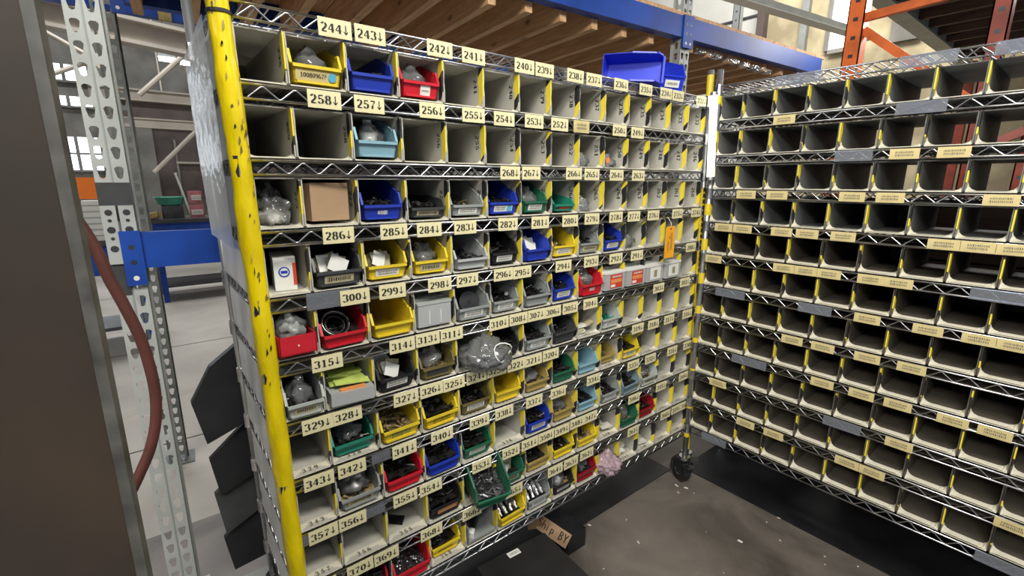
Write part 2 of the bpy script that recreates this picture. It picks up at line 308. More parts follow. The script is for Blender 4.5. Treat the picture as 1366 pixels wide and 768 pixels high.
GL = {
 '0': stroke(arcpts(.3, .5, .2, .42, 100, 260), W_, horiz=.3) + stroke(arcpts(.3, .5, .2, .42, -80, 80), W_, horiz=.3),
 '1': stroke([(.32, .06), (.32, .94)], W_) + stroke([(.14, .04), (.50, .04)], .16) + stroke([(.14, .80), (.30, .92)], .12),
 '2': stroke(arcpts(.3, .68, .19, .26, 160, 75, 3), W_) + stroke(arcpts(.3, .68, .19, .26, 60, -35, 5) + [(.14, .12)], W_) + stroke([(.10, .07), (.52, .07)], .3),
 '3': stroke(arcpts(.28, .73, .2, .22, 160, 75, 3), W_) + stroke(arcpts(.28, .73, .2, .22, 60, -70, 5), W_) + stroke(arcpts(.28, .28, .22, .24, 70, -60, 5), W_) + stroke(arcpts(.28, .28, .22, .24, -80, -160, 3), W_),
 '4': stroke([(.40, .04), (.40, .30)], W_) + stroke([(.40, .36), (.40, .94)], W_) + stroke([(.04, .33), (.56, .33)], .2) + stroke([(.06, .36), (.34, .90)], .09),
 '5': stroke([(.14, .90), (.50, .90)], .3) + stroke([(.15, .56), (.15, .90)], .1) + stroke(arcpts(.28, .33, .21, .27, 140, 60, 3), W_) + stroke(arcpts(.28, .33, .21, .27, 50, -70, 5), W_) + stroke(arcpts(.28, .33, .21, .27, -90, -160, 3), W_),
 '6': stroke(arcpts(.32, .5, .21, .43, 70, 100, 2), W_) + stroke(arcpts(.32, .5, .21, .43, 112, 255, 7), W_) + stroke(arcpts(.33, .30, .19, .24, -75, 110, 7), W_),
 '7': stroke([(.10, .90), (.52, .90)], .32) + stroke([(.50, .84), (.30, .45)], .1) + stroke([(.29, .42), (.25, .05)], W_),
 '8': stroke(arcpts(.3, .73, .17, .2, 100, 260, 6), W_) + stroke(arcpts(.3, .73, .17, .2, -80, 80, 6), W_) + stroke(arcpts(.3, .28, .2, .24, 100, 260, 6), W_) + stroke(arcpts(.3, .28, .2, .24, -80, 80, 6), W_),
 '9': [[(.6 - x, 1 - y) for x, y in q] for q in (stroke(arcpts(.32, .5, .21, .43, 70, 100, 2), W_) + stroke(arcpts(.32, .5, .21, .43, 112, 255, 7), W_) + stroke(arcpts(.33, .30, .19, .24, -75, 110, 7), W_))],
 'v': stroke([(.3, .08), (.3, .98)], .10) + stroke([(.3, .04), (.12, .34)], .1) + stroke([(.3, .04), (.48, .34)], .1),
 'S': stroke(arcpts(.3, .72, .2, .2, 30, 270, 7), .11) + stroke(arcpts(.3, .3, .2, .22, 90, -150, 7), .11),
 'h': stroke([(.12, .05), (.12, .95)], .11) + stroke(arcpts(.3, .38, .18, .16, 180, 0, 5) + [(.48, .05)], .11),
 'i': stroke([(.2, .05), (.2, .55)], .11) + stroke([(.2, .68), (.2, .78)], .12),
 'p': stroke([(.12, -.2), (.12, .6)], .11) + stroke(arcpts(.28, .33, .17, .24, 180, -180, 9), .11),
 'B': stroke([(.12, .05), (.12, .95)], .13) + stroke(arcpts(.14, .72, .3, .22, 90, -90, 6), .12) + stroke(arcpts(.14, .28, .34, .23, 90, -90, 6), .12),
 'Y': stroke([(.3, .05), (.3, .5), (.08, .95)], .12) + stroke([(.3, .5), (.52, .95)], .12),
 'P': stroke([(.12, .05), (.12, .95)], .11) + stroke(arcpts(.14, .7, .3, .24, 90, -90, 6), .11),
 'G': stroke(arcpts(.3, .5, .22, .42, 50, 320, 8) + [(.5, .45), (.3, .45)], .13),
 ' ': [],
}
def text(mb, s, org, ux, uy, h, m, adv=0.64, center=True, xs=1.0):
    """flat glyph quads; org = centre (or start) of baseline, ux / uy unit vectors"""
    org = Vector(org); ux = Vector(ux); uy = Vector(uy); wtot = len(s) * adv * h
    st = org - ux * (wtot / 2) if center else org
    for i, ch in enumerate(s):
        for q in GL.get(ch, []):
            mb.add([st + ux * ((i * adv + x * xs) * h) + uy * (y * h) for x, y in q], [(0, 1, 2, 3)], m)
def scribble(mb, c, ux, uy, wd, h, m, rows=2, seed=0):
    rr = random.Random(seed); c = Vector(c); ux = Vector(ux); uy = Vector(uy)
    for r in range(rows):
        x = -wd / 2; yy = h * (0.5 - (r + 0.5) / rows)
        while x < wd / 2:
            l_ = rr.uniform(.03, .09) * wd; hh = h / rows * rr.uniform(.25, .42)
            a = c + ux * x + uy * (yy - hh); b = c + ux * (x + l_ * .75) + uy * (yy - hh)
            mb.add([a, b, b + uy * hh * 2, a + uy * hh * 2], [(0, 1, 2, 3)], m); x += l_ + .02 * wd

# ================================================================== STRUCTURE
b = MB(); b.box((-0.6, -3.6, -0.05), (12, 1.15, 0.0), M['floor_dark']); structure('floor', b)
b = MB(); b.box((-9, 1.15, -0.05), (12, 22, 0.0), M['floor_light']); b.box((-9, -3.6, -0.05), (-0.6, 1.15, 0.0), M['floor_light'])
structure('floor_2', b)
b = MB()
for yy in (2.0, 3.95, 6.6, 9.5): b.box((-9, yy, 0.0), (12, yy + 0.010, 0.0015), M['oily'])
for xx in (-2.2, 3.3): b.box((xx, 1.16, 0.0), (xx + 0.012, 21, 0.0015), M['oily'])
structure('trim_1', b)
b = MB(); b.box((-9, 16, 0), (12, 16.3, 9), M['grey_wall']); structure('wall_far', b)
b = MB(); b.box((-9.3, -3.6, 0), (-9, 16, 9), M['grey_wall']); structure('wall_left', b)
b = MB(); b.box((8.6, -6, 0), (8.9, 3.0, 9), M['brick']); structure('wall_right', b)
b = MB()
b.box((8.7, 3.0, 0), (8.9, 16, 9), M['white_sheet'])
for k in range(7): b.box((8.665, 3.0, 1.2 + k * 1.02), (8.70, 16, 1.23 + k * 1.02), M['dark_metal'])
structure('wall_right_siding', b)
b = MB(); b.box((-9.3, -1.5, 9.0), (12, 16.3, 9.2), M['roof']); structure('ceiling', b)
for k in range(5):
    b = MB(); y = 3.2 + k * 2.9
    b.box((-9, y, 7.9), (12, y + .2, 8.2), M['beige']); b.box((-9, y, 6.7), (12, y + .15, 6.85), M['beige'])
    for j in range(-8, 11, 2):
        b.rod((j, y + .08, 6.8), (j + 1, y + .08, 8.0), .05, M['beige']); b.rod((j + 1, y + .08, 8.0), (j + 2, y + .08, 6.8), .05, M['beige'])
    structure('trim_%d' % (k + 2), b)

# daylit windows in the far wall (structure)
def far_window(i, x0, x1, z0, z1, nx, nz):
    fr = MB(); t = .035
    for k in range(nx + 1): x = x0 + (x1 - x0) * k / nx; fr.box((x - t, 15.88, z0 - t), (x + t, 16.0, z1 + t), M['grey_wall'])
    for k in range(nz + 1): z = z0 + (z1 - z0) * k / nz; fr.box((x0 - t, 15.885, z - t * .7), (x1 + t, 15.995, z + t * .7), M['grey_wall'])
    root = structure('window_%d' % i, fr)
    for a in range(nx):
        for c in range(nz):
            p = MB(); p.box((x0 + (x1 - x0) * a / nx + t, 15.93, z0 + (z1 - z0) * c / nz + t * .7), (x0 + (x1 - x0) * (a + 1) / nx - t, 15.95, z0 + (z1 - z0) * (c + 1) / nz - t * .7), M['window'])
            link('pane', p.data('pane'), root)
far_window(1, -2.6, -0.62, 3.93, 4.36, 4, 1)
far_window(2, -2.6, -0.62, 3.32, 3.60, 4, 1)
far_window(3, -2.6, -0.62, 1.72, 2.60, 4, 2)
far_window(4, -5.2, -3.2, 1.72, 4.36, 4, 4)
b = MB()
for y0, y1 in ((1.74, 2.02),):
    b.box((8.52, y0 - .06, 3.45), (8.6, y0, 5.6), M['grey_wall']); b.box((8.52, y1, 3.45), (8.6, y1 + .06, 5.6), M['grey_wall']); b.box((8.52, y0, 3.40), (8.6, y1, 3.46), M['grey_wall'])
    b.box((8.53, y0, 4.4), (8.58, y1, 4.45), M['grey_wall'])
w5 = structure('window_5', b)
for z0, z1 in ((3.46, 4.4), (4.45, 5.6)):
    b = MB(); b.box((8.56, 1.74, z0), (8.575, 2.02, z1), M['window']); link('pane', b.data('pane'), w5)
b = MB(); b.box((8.52, 0.9, 3.4), (8.6, 1.25, 5.2), M['grey_wall']); w6 = structure('window_6', b)
b = MB(); b.box((8.5, 0.95, 3.9), (8.52, 1.2, 5.0), M['window']); link('pane', b.data('pane'), w6)
b = MB(); b.box((8.45, 3.0, 0), (8.6, 3.12, 9), M['brown_wall']); b.box((8.5, 2.35, 2.9), (8.6, 2.45, 6), M['rack_dark']); structure('trim_20', b)
# big dull door and panelling in the far wall
b = MB()
b.box((0.2, 15.7, 1.0), (9, 15.98, 2.9), M['brown_wall']); b.box((-0.4, 15.6, 2.95), (9, 15.98, 3.15), M['grey_wall']); b.box((-0.6, 15.5, 0), (.5, 15.98, 2.95), M['grey_wall'])
for x in (.95, 1.55, 1.62, 2.2): b.box((x, 15.6, 0.9), (x + .05, 15.7, 2.6), M['grey_wall'])
for z in (1.95, ): b.box((.95, 15.58, z), (3, 15.7, z + .06), M['beige'])
structure('door_1', b)
b = MB(); b.box((-9, 11.9, 4.9), (12, 12.2, 9), M['roof']); structure('wall_far_upper', b)
# crane girders
def girder(label, lo, hi, m, cat='beam', group=None):
    b = MB(); x0, y0, z0 = lo; x1, y1, z1 = hi; fl = (z1 - z0) * .14; ym = (y0 + y1) / 2
    o = thing('steel_girder', label, cat, ((x0 + x1) / 2, ym, z0), 0, group); dx = (x0 + x1) / 2
    b.box((x0 - dx, y0 - ym, 0), (x1 - dx, y1 - ym, fl), m); link('flange', b.data('flange'), o)
    b = MB(); b.box((x0 - dx, y0 - ym, z1 - z0 - fl), (x1 - dx, y1 - ym, z1 - z0), m); link('flange', b.data('flange'), o)
    b = MB(); b.box((x0 - dx, -.03, fl), (x1 - dx, .03, z1 - z0 - fl), m); link('web', b.data('web'), o)
    return o
g = girder('broad beige steel girder crossing high behind the grey rack upright', (-4, 7.0, 3.16), (5, 7.25, 3.48), M['beige'])
g.rotation_euler = (0, math.radians(4.5), 0); g.location.z = 3.16
girder('upper pale girder on the far side of the hall, above the brown panels', (-.55, 12.0, 3.12), (9, 12.2, 3.36), M['beige'])
girder('lower pale girder on the far side of the hall, just above the big door', (-.55, 12.0, 2.58), (9, 12.15, 2.78), M['beige'])
b = MB(); b.box((-.5, 12.2, 2.8), (9, 12.3, 3.12), M['brown_wall']); structure('trim_21', b)
b = MB(); b.box((-2.5, 5.95, 3.27), (5.5, 6.05, 3.62), M['rack_blue']); o = link('hoist_rail', b.data('rail')); tag(o, 'dark blue hoist rail high up left, in front of the beige girder', 'beam')
b = MB(); b.box((.38, 5.86, 3.24), (.50, 5.93, 3.75), M['tan']); o = link('hanging_board', b.data('board')); tag(o, 'ochre upright board hanging in front of the dark blue rail', 'board')
for nm, p, q, r, lab in (('long', (0.15, 8, 2.70), (1.25, 8, 3.82), .035, 'long pale diagonal brace crossing the hall lamp'),
                         ('short', (0.70, 8.1, 3.2), (1.5, 8.1, 2.55), .02, 'thin pale brace falling to the right below the hall lamp'),
                         ('low', (0.30, 12, 1.65), (1.2, 12, 2.59), .045, 'grey prop slanting up to the lower girder'),
                         ('left', (-1.2, 8, 3.65), (-.25, 8, 3.10), .03, 'pale brace falling to the right beside the dark column'),
                         ('left2', (-1.0, 8.1, 2.75), (-.3, 8.1, 3.12), .03, 'pale brace rising to the right beside the dark column')):
    b = MB(); b.rod(p, q, r, M['beige'], 8); b.obox(q, (.05, 0, .05), (0, .02, 0), (-.05, 0, .05), M['beige']); o = link('diagonal_brace', b.data('brace')); tag(o, lab, 'brace')
for x, z1 in ((.47, 4.2), (.93, 4.4)):
    b = MB(); b.rod((x, 8.8, 2.9), (x, 8.8, z1 + 3.5), .012, M['beige']); o = link('hanger_rod', b.data('rod')); tag(o, 'thin vertical hanger rod left of the hall lamp' if x < .5 else 'thin vertical hanger rod between the two hall lamps', 'rod')
for i, (x0, x1, z) in enumerate(((.50, .74, 3.43), (.79, 1.12, 3.41))):
    o = thing('hall_lamp', ['shorter left one of two glowing lamps hung in the far hall', 'longer right one of two glowing lamps hung in the far hall'][i], 'lamp', ((x0 + x1) / 2, 9, z), 0, 'lamps hung in the far hall')
    hw = (x1 - x0) / 2
    b = MB(); b.box((-hw, -.08, .03), (hw, .08, .08), M['rack_grey']); link('housing', b.data('housing'), o)
    b = MB(); b.tube([(-hw + .01, 0, 0), (0, 0, -.002), (hw - .01, 0, 0)], .035, M['tube'], 8); link('tube', b.data('tube'), o)
    b = MB(); b.rod((0, 0, .08), (0, 0, 3.2), .006, M['dark_metal']); link('cable', b.data('cable'), o)

# ------------------------------------------------------------------ work benches and their clutter (left background)
def bench(label, x, y, wd, dp, h):
    o = thing('workbench', label, 'workbench', (x, y, 0))
    b = MB(); b.box((-wd / 2, -dp / 2, h - .045), (wd / 2, dp / 2, h), M['charcoal']); link('worktop', b.data('worktop'), o)
    b = MB(); b.box((-wd / 2 + .02, -dp / 2 + .03, h - .30), (wd / 2 - .02, dp / 2 - .03, h - .045), M['rack_blue']); link('drawer_case', b.data('case'), o)
    for k in range(3):
        w3 = (wd - .08) / 3; xx = -wd / 2 + .04 + k * w3
        d = MB(); d.box((xx + .01, -dp / 2 + .005, h - .27), (xx + w3 - .01, -dp / 2 + .03, h - .075), M['rack_blue']); dr = link('drawer', d.data('drawer'), o)
        d = MB(); d.rod((xx + w3 * .3, -dp / 2 - .01, h - .16), (xx + w3 * .7, -dp / 2 - .01, h - .16), .008, M['chrome']); link('handle', d.data('handle'), dr)
    for sx in (-1, 1):
        for sy in (-1, 1):
            d = MB(); d.box((sx * (wd / 2 - .05) - .03, sy * (dp / 2 - .06) - .03, 0), (sx * (wd / 2 - .05) + .03, sy * (dp / 2 - .06) + .03, h - .30), M['rack_blue']); link('leg', d.data('leg'), o)
    d = MB(); d.box((-wd / 2 + .04, -dp / 2 + .05, .18), (wd / 2 - .04, dp / 2 - .05, .21), M['charcoal']); link('lower_shelf', d.data('low'), o)
bench('long blue workbench with drawers in the hall, seen left of the numbered rack', 1.05, 6.25, 2.1, .7, 1.02)
bench('blue workbench carrying the orange board, beside the dark column', -.75, 4.4, 1.3, .6, .98)
o = thing('plastic_bowl', 'green plastic bowl standing on the long blue workbench', 'bowl', (.24, 6.15, 1.02))
b = MB(); n = 18; prof = [(.07, .15), (.13, .17), (.155, .25), (.17, .255), (.165, .262), (.145, .25), (.12, .18), (.0, .165)]
vs = [(r * math.cos(2 * math.pi * k / n), r * math.sin(2 * math.pi * k / n), z) for r, z in prof for k in range(n)]
b.add(vs, [(i * n + k, i * n + (k + 1) % n, (i + 1) * n + (k + 1) % n, (i + 1) * n + k) for i in range(len(prof) - 1) for k in range(n)], M['teal']); link('bowl', b.data('bowl'), o)
b = MB(); b.box((-.10, -.08, 0), (.12, .1, .155), M['dark_metal']); link('stand', b.data('stand'), o)
for k, (z, wd) in enumerate(((1.02, .075), (1.20, .065))):
    o = thing('carton', 'lower pink carton on the long blue workbench' if k == 0 else 'upper pink carton stacked on the workbench', 'box', (.50, 6.12, z), .1 * k)
    b = MB(); b.box((-wd, -.06, 0), (wd, .06, .165 if k == 0 else .15), M['pink']); link('box', b.data('box'), o)
    b = MB(); b.box((-wd * .8, -.063, .04), (wd * .8, -.06, .10), M['paper']); scribble(b, (0, -.0635, .07), (1, 0, 0), (0, 0, 1), .1, .04, M['ink_faded'], 2, 3); link('label', b.data('lab'), o)
b = MB(); b.rod((.33, 6.05, 1.55), (.44, 6.1, 1.02), .012, M['paper'], 8); b.rod((.325, 6.05, 1.57), (.33, 6.05, 1.55), .016, M['paper'], 8); o = link('white_stick', b.data('stick')); tag(o, 'white stick leaning above the long blue workbench beside the cartons', 'stick')
b = MB()
rr = random.Random(3)
for k in range(14):
    x = rr.uniform(.62, 1.5) if k > 3 else rr.uniform(.05, .08); b.obox((x, rr.uniform(5.98, 6.3), 1.05 + rr.uniform(0, .03)), (rr.uniform(.02, .07), 0, .01), (0, .05, 0), (0, 0, .03), rr.choice([M['dark_metal'], M['tan'], M['paper'], M['oily'], M['brass']]))
o = link('bench_clutter', b.data('clutter')); tag(o, 'loose tools and scraps strewn over the long blue workbench', 'clutter', kind='stuff')
b = MB(); b.box((-.46, 4.14, 1.325), (-.245, 4.155, 1.50), M['sign_orange']); o = link('orange_board', b.data('board')); tag(o, 'fluorescent orange board propped up beside the dark column', 'board')
b = MB(); b.box((-.45, 4.13, .98), (-.30, 4.28, 1.31), M['white_sheet'])
for k in range(6): b.box((-.455, 4.12, 1.02 + k * .05), (-.295, 4.135, 1.025 + k * .05), M['rack_dark'])
o = link('paper_stack', b.data('stack')); tag(o, 'white stack of papers under the orange board', 'papers')
b = MB(); b.rod((-.27, 4.3, .98), (-.27, 4.3, 1.12), .045, M['tan_paper'], 12); b.rod((-.27, 4.3, 1.12), (-.27, 4.3, 1.14), .048, M['paper'], 12); o = link('tin', b.data('tin')); tag(o, 'small tan tin on the bench behind the grey upright', 'tin')

# ------------------------------------------------------------------ dark column and hose, close on the left
o = thing('steel_column', 'dark brown painted steel column with worn grey edge, close at left', 'column', (-.142, -.528, 0), math.radians(-16))
b = MB(); b.box((-.30, 0.0, 0), (-.004, .016, 3.2), M['column']); f0 = link('front_flange', b.data('flange'), o)
b = MB(); b.box((-.004, -.001, 0), (.006, .012, 3.2), M['column_edge'])
mm = b.data('edge'); link('flange_edge', mm, o, None)
b = MB(); b.box((-.20, .016, 0), (-.18, .26, 3.2), M['column']); link('web', b.data('web'), o)
b = MB(); b.box((-.34, .26, 0), (-.18, .28, 3.2), M['column']); link('rear_flange', b.data('rear'), o)
pts = [on_y(*p, .14) for p in ((60, 250), (96, 285), (128, 333), (146, 372), (166, 408), (186, 448), (199, 486), (207, 523), (208, 560), (201, 596), (190, 624), (170, 665), (140, 705))]
sm = []
for i in range(len(pts) - 1):
    p0 = pts[max(i - 1, 0)]; p1 = pts[i]; p2 = pts[i + 1]; p3 = pts[min(i + 2, len(pts) - 1)]
    for k in range(4):
        t = k / 4; sm.append(0.5 * ((2 * p1) + (-p0 + p2) * t + (2 * p0 - 5 * p1 + 4 * p2 - p3) * t * t + (-p0 + 3 * p1 - 3 * p2 + p3) * t ** 3))
sm.append(pts[-1])
sm = [Vector((-.36, -.17, 1.30)), Vector((-.33, -.05, 1.33))] + sm + [Vector((-.34, -.02, .42)), Vector((-.36, -.17, .40))]
b = MB(); b.tube(sm, .0112, M['rubber'], 10); o = link('rubber_hose', b.data('hose', True)); tag(o, 'red brown rubber hose bowing out from behind the dark column', 'hose')

# ------------------------------------------------------------------ pallet rack behind
ANG = math.radians(-4.2)
RD = Vector((math.cos(ANG), math.sin(ANG), 0)); RN = Vector((-math.sin(ANG), math.cos(ANG), 0)); RL = Vector((-.14, .665, 0))
BAY = 2.53
def upright(label, u, nrm=0.0, h=3.4, m='rack_grey', name='rack_upright', holes=True):
    """perforated teardrop post: two columns of holes in the face, one in each flank; origin front centre foot"""
    o = thing(name, label, 'upright', RL + RD * u + RN * nrm, ANG, 'grey uprights of the pallet rack')
    return o
def post_parts(o, h, m, dm, z0=0.0):
    t = .0025; w2 = .0385; dep = .072
    pitch = .0545; b = MB()
    # face: strips around real teardrop openings
    def face_strip(px0, px1, hx, flank=None):
        z = z0
        while z < h:
            zc = z + pitch / 2; hw = .0112; top = zc + .016; bot = zc - .019
            def P(x, zz):
                return (x, 0, zz) if flank is None else (flank, x, zz)
            hole = [(hx - hw, top - .006), (hx - hw * .5, top), (hx + hw * .5, top), (hx + hw, top - .006), (hx + hw * .55, bot + .004), (hx, bot), (hx - hw * .55, bot + .004)]
            outer = [(px0, z + pitch * .62), (px0, z + pitch), (px1, z + pitch), (px1, z + pitch * .62), (px1, z), (hx, z), (px0, z)]
            vs = [P(*p) for p in outer] + [P(*p) for p in hole]; nn = 7
            b.add(vs, [(i, (i + 1) % nn, nn + (i + 1) % nn, nn + i) for i in range(nn)], m if flank is None else dm)
            z += pitch
    face_strip(-w2, 0, -.0195); face_strip(0, w2, .0195)
    f = link('perforated_face', b.data('face'), o)
    b = MB(); face_strip(.002, .050, .027, w2); link('perforated_flank', b.data('flank'), o)
    b = MB(); face_strip(.002, .050, .027, -w2); link('perforated_flank', b.data('flank2'), o)
    b = MB(); b.box((w2 - .003, .050, z0), (w2 + .006, .062, h), m); b.box((-w2 - .006, .050, z0), (-w2 + .003, .062, h), m); link('rear_lip', b.data('lip'), o)
    b = MB(); b.box((-.002, -.0015, z0), (.002, .0008, h), dm); link('centre_crease', b.data('crease'), o)
    b = MB(); b.box((-.07, -.03, 0), (.07, .11, .006), m); link('foot_plate', b.data('foot'), o)
lu = upright('grey perforated rack upright between the dark column and the numbered rack', 0.003)
post_parts(lu, 3.2, M['rack_grey'], M['rack_dark'])  # darker grey on the flanks puts their shade into the colour
ru = upright('grey perforated upright behind the far end of the numbered rack', BAY)
for cpart in lu.children:
    c = cpart.copy(); COL.objects.link(c); c.parent = ru
for u, lab in ((-0.035, 'rear upright darkened as a shaded flank, just right of the left rack upright'), (BAY, 'rear grey upright under the timber deck')):
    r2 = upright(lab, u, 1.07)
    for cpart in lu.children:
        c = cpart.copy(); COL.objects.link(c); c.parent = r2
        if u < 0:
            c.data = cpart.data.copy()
            for q in range(len(c.data.materials)): c.data.materials[q] = M['rack_shade']  # shade-dark copy stands in for the front post's dark flank
# splice tabs of a second connector on the left upright
o = thing('beam_connector', 'pale grey connector plate with round holes hooked on the left upright', 'connector', RL + RD * .003, ANG)
for sx in (-1, 1):
    b = MB(); x = sx * .0205; b.box((x - .0175, -.012, 1.235), (x + .0175, -.006, 1.405), M['rack_grey']); b.box((x + sx * .0145 - .003, -.006, 1.235), (x + sx * .0145 + .003, .02, 1.405), M['rack_grey']); pl = link('plate', b.data('plate'), o)
    for zz, r in ((1.385, .009), (1.362, .005), (1.335, .010), (1.31, .005), (1.28, .010)):
        b = MB(); b.rod((x, -.0125, zz), (x, -.0115, zz), r, M['dark_metal'], 10); link('hole', b.data('hole'), pl)
b = MB(); b.box((-.039, -.004, 1.14), (.0, .0, 1.235), M['charcoal']); link('dark_sleeve', b.data('sleeve'), o)
b = MB(); b.box((-.039, -.004, 1.36), (.039, .0, 1.47), M['charcoal']); link('dark_sleeve', b.data('sleeve'), o)
def rack_beam(label, u0, u1, z0, z1, nrm=0.0, m='rack_blue', tabs=(1, 1)):
    o = thing('rack_beam', label, 'beam', RL + RD * u0 + RN * nrm + Vector((0, 0, z0)), ANG); L_ = u1 - u0; h = z1 - z0
    b = MB(); b.box((.035, -.012, 0), (L_ - .035, .03, h), M[m]); b.box((.035, .03, 0), (L_ - .035, .045, h * .62), M[m]); link('beam', b.data('beam'), o)
    for k, x in enumerate((0, L_)):
        if not tabs[k]: continue
        s = 1 if k == 0 else -1
        b = MB(); b.box((min(x - s * .006, x + s * .043), -.018, -.05), (max(x - s * .006, x + s * .043), -.006, h + .006), M[m]); tb = link('end_plate', b.data('tab'), o)
        for zz in (-.028, .02, .065):
            b = MB(); b.rod((x + s * .018, -.0185, zz), (x + s * .018, -.0165, zz), .0075, M['dark_metal' if zz > 0 else 'white_sheet'], 10); link('rivet', b.data('rivet'), tb)
    return o
rack_beam('blue beam hooked on the left upright, running behind the numbered rack', .003, BAY, 1.218, 1.325)
rack_beam('blue front beam carrying the timber deck over the numbered rack', .003, BAY, 2.240, 2.345)
rack_beam('blue front beam right of the far upright, ending behind the orange post', BAY, BAY * 1.62, 2.240, 2.345, tabs=(1, 0))
rack_beam('blue rear beam under the back of the timber deck', .003, BAY, 2.240, 2.345, 1.07)
def deck(label, u0, u1, seed):
    rr = random.Random(seed); o = thing('timber_deck', label, 'deck', RL + RD * u0 + Vector((0, 0, 2.30)), ANG)
    n = int((u1 - u0) / .2); me = None
    for k in range(n):
        x = .10 + k * .2
        if x > u1 - u0 - .06: break
        b = MB(); b.box((-.019, .045, -.105), (.019, 1.06, .045), M['wood']); j = link('joist', b.data('joist'), o, (x + rr.uniform(-.012, .012), 0, rr.uniform(-.003, .003)), (0, rr.uniform(-.04, .04), 0))
    b = MB(); n2 = int((u1 - u0) / .14)
    for k in range(n2):
        x = .045 + k * .14; b.box((x, -.005, .046), (x + .134, 1.10, .064 + rr.uniform(0, .002)), M['wood'])
    link('deck_board', b.data('boards'), o)['kind'] = 'stuff'
deck('timber joist deck resting on the blue beams above the numbered rack', .003, BAY, 1)
deck('timber joist deck right of the far upright, behind the post tops', BAY, BAY * 1.62, 2)
b = MB(); rr = random.Random(9)
for k in range(9):
    u = 2.75 + k * .09 + rr.uniform(-.02, .02); p = RL + RD * u + RN * .06
    b.obox((p.x, p.y, 2.222 - .003 * k), (.032, -.003, 0), (.0, .02, 0), (0.004, 0, .012), M['clear'])
o = link('torn_wrap', b.data('wrap')); tag(o, 'torn shiny plastic wrap caught under the right blue beam', 'plastic wrap', kind='stuff')

# ------------------------------------------------------------------ orange rack and brown deck (right background)
def plain_upright(label, loc, h, m, wx=.09, wy=.085, grp=None):
    o = thing('rack_upright', label, 'upright', loc, 0, grp)
    b = MB(); b.box((-wx / 2, -wy / 2, 0), (-wx / 2 + .006, wy / 2, h), m); b.box((-wx / 2, wy / 2 - .006, 0), (wx / 2, wy / 2, h), m); b.box((-wx / 2, -wy / 2, 0), (wx / 2, -wy / 2 + .006, h), m); link('channel', b.data('channel'), o)
    b = MB(); z = .1
    while z < h: b.box((-wx / 2 - .001, -.012, z), (-wx / 2 + .001, .012, z + .02), M['dark_metal']); b.box((-wx / 2 - .001 + .03, wy/2 - .008, z), (-wx / 2 + .05, wy / 2 + .001, z + .02), M['dark_metal']); z += .1
    link('slot', b.data('slot'), o)['kind'] = 'stuff'
    b = MB(); b.box((-wx, -wy, 0), (wx, wy, .008), m); link('foot_plate', b.data('foot'), o)
    return o
plain_upright('bright orange rack upright rising behind the tan-tagged rack', (3.40, 0.0, 0), 3.6, M['rack_orange'])
plain_upright('rust red rack upright seen through the top cells of the right rack', (3.40, -.62, 0), 3.2, M['rack_rust'], .08, .07)
plain_upright('dark rust upright further back, seen through the right rack', (3.75, -.78, 0), 3.0, M['rack_rust'], .07, .06)
plain_upright('pale grey upright standing before the white siding', (6.0, 2.14, 0), 5.0, M['rack_grey'], .08, .09)
for p, q, lab in (((3.40, -.04, 2.42), (3.40, -1.0, 2.47), 'orange horizontal brace leaving the orange upright'),
                  ((3.40, -.04, 2.35), (3.40, -.62, 1.85), 'orange diagonal brace sloping down from the orange upright'),
                  ((3.52, -.60, 1.65), (3.75, -1.2, 1.98), 'dark rust cross brace seen through the right rack'),
                  ((3.5, -.62, 1.92), (3.7, -1.3, 1.88), 'rust horizontal strut seen through the top cells')):
    b = MB(); pv, qv = Vector(p), Vector(q); d = (qv - pv) / 2; up = Vector((0, 0, 1)); b.obox((pv + qv) / 2, d, Vector((.018, 0, 0)), d.normalized().cross(Vector((1, 0, 0))) * .022, M['rack_orange'] if 'orange' in lab else M['rack_rust'])
    o = link('rack_brace', b.data('brace')); tag(o, lab, 'brace')
b = MB(); b.obox((5.8, 1.27, 3.2), (1.35, -.2, 0), (.006, .05, 0), (0, 0, .035), M['rack_grey']); b.obox((5.8, 1.27, 3.165), (1.35, -.2, 0), (.006, .06, 0), (0, 0, .004), M['white_sheet']); o = link('cable_tray', b.data('tray')); tag(o, 'pale grey cable tray crossing in front of the brick wall', 'tray')
o = thing('storage_deck', 'brown timber deck high up at right behind the orange upright', 'deck', (5.9, -1.3, 2.95))
b = MB(); b.box((-2.4, 1.62, -.0), (2.6, 1.70, .17), M['rack_dark']); b.box((-2.4, 1.60, -.01), (2.6, 1.74, .01), M['rack_dark']); link('edge_beam', b.data('edge'), o)
for k in range(13):
    x = -2.3 + k * .38; b = MB(); b.box((x, -1.7, .02), (x + .05, 1.62, .16), M['wood_brown']); link('joist', b.data('joist'), o)
b = MB()
for k in range(24): b.box((-2.4 + k * .205, -1.7, .165), (-2.4 + k * .205 + .2, 1.7, .19), M['wood_brown'])
link('deck_board', b.data('boards'), o)['kind'] = 'stuff'
for x, y in ((-2.35, -1.6), (2.5, -1.6), (2.5, 1.6)):
    b = MB(); b.box((x - .05, y - .05, -2.95), (x + .05, y + .05, .02), M['rack_rust']); link('post', b.data('post'), o)
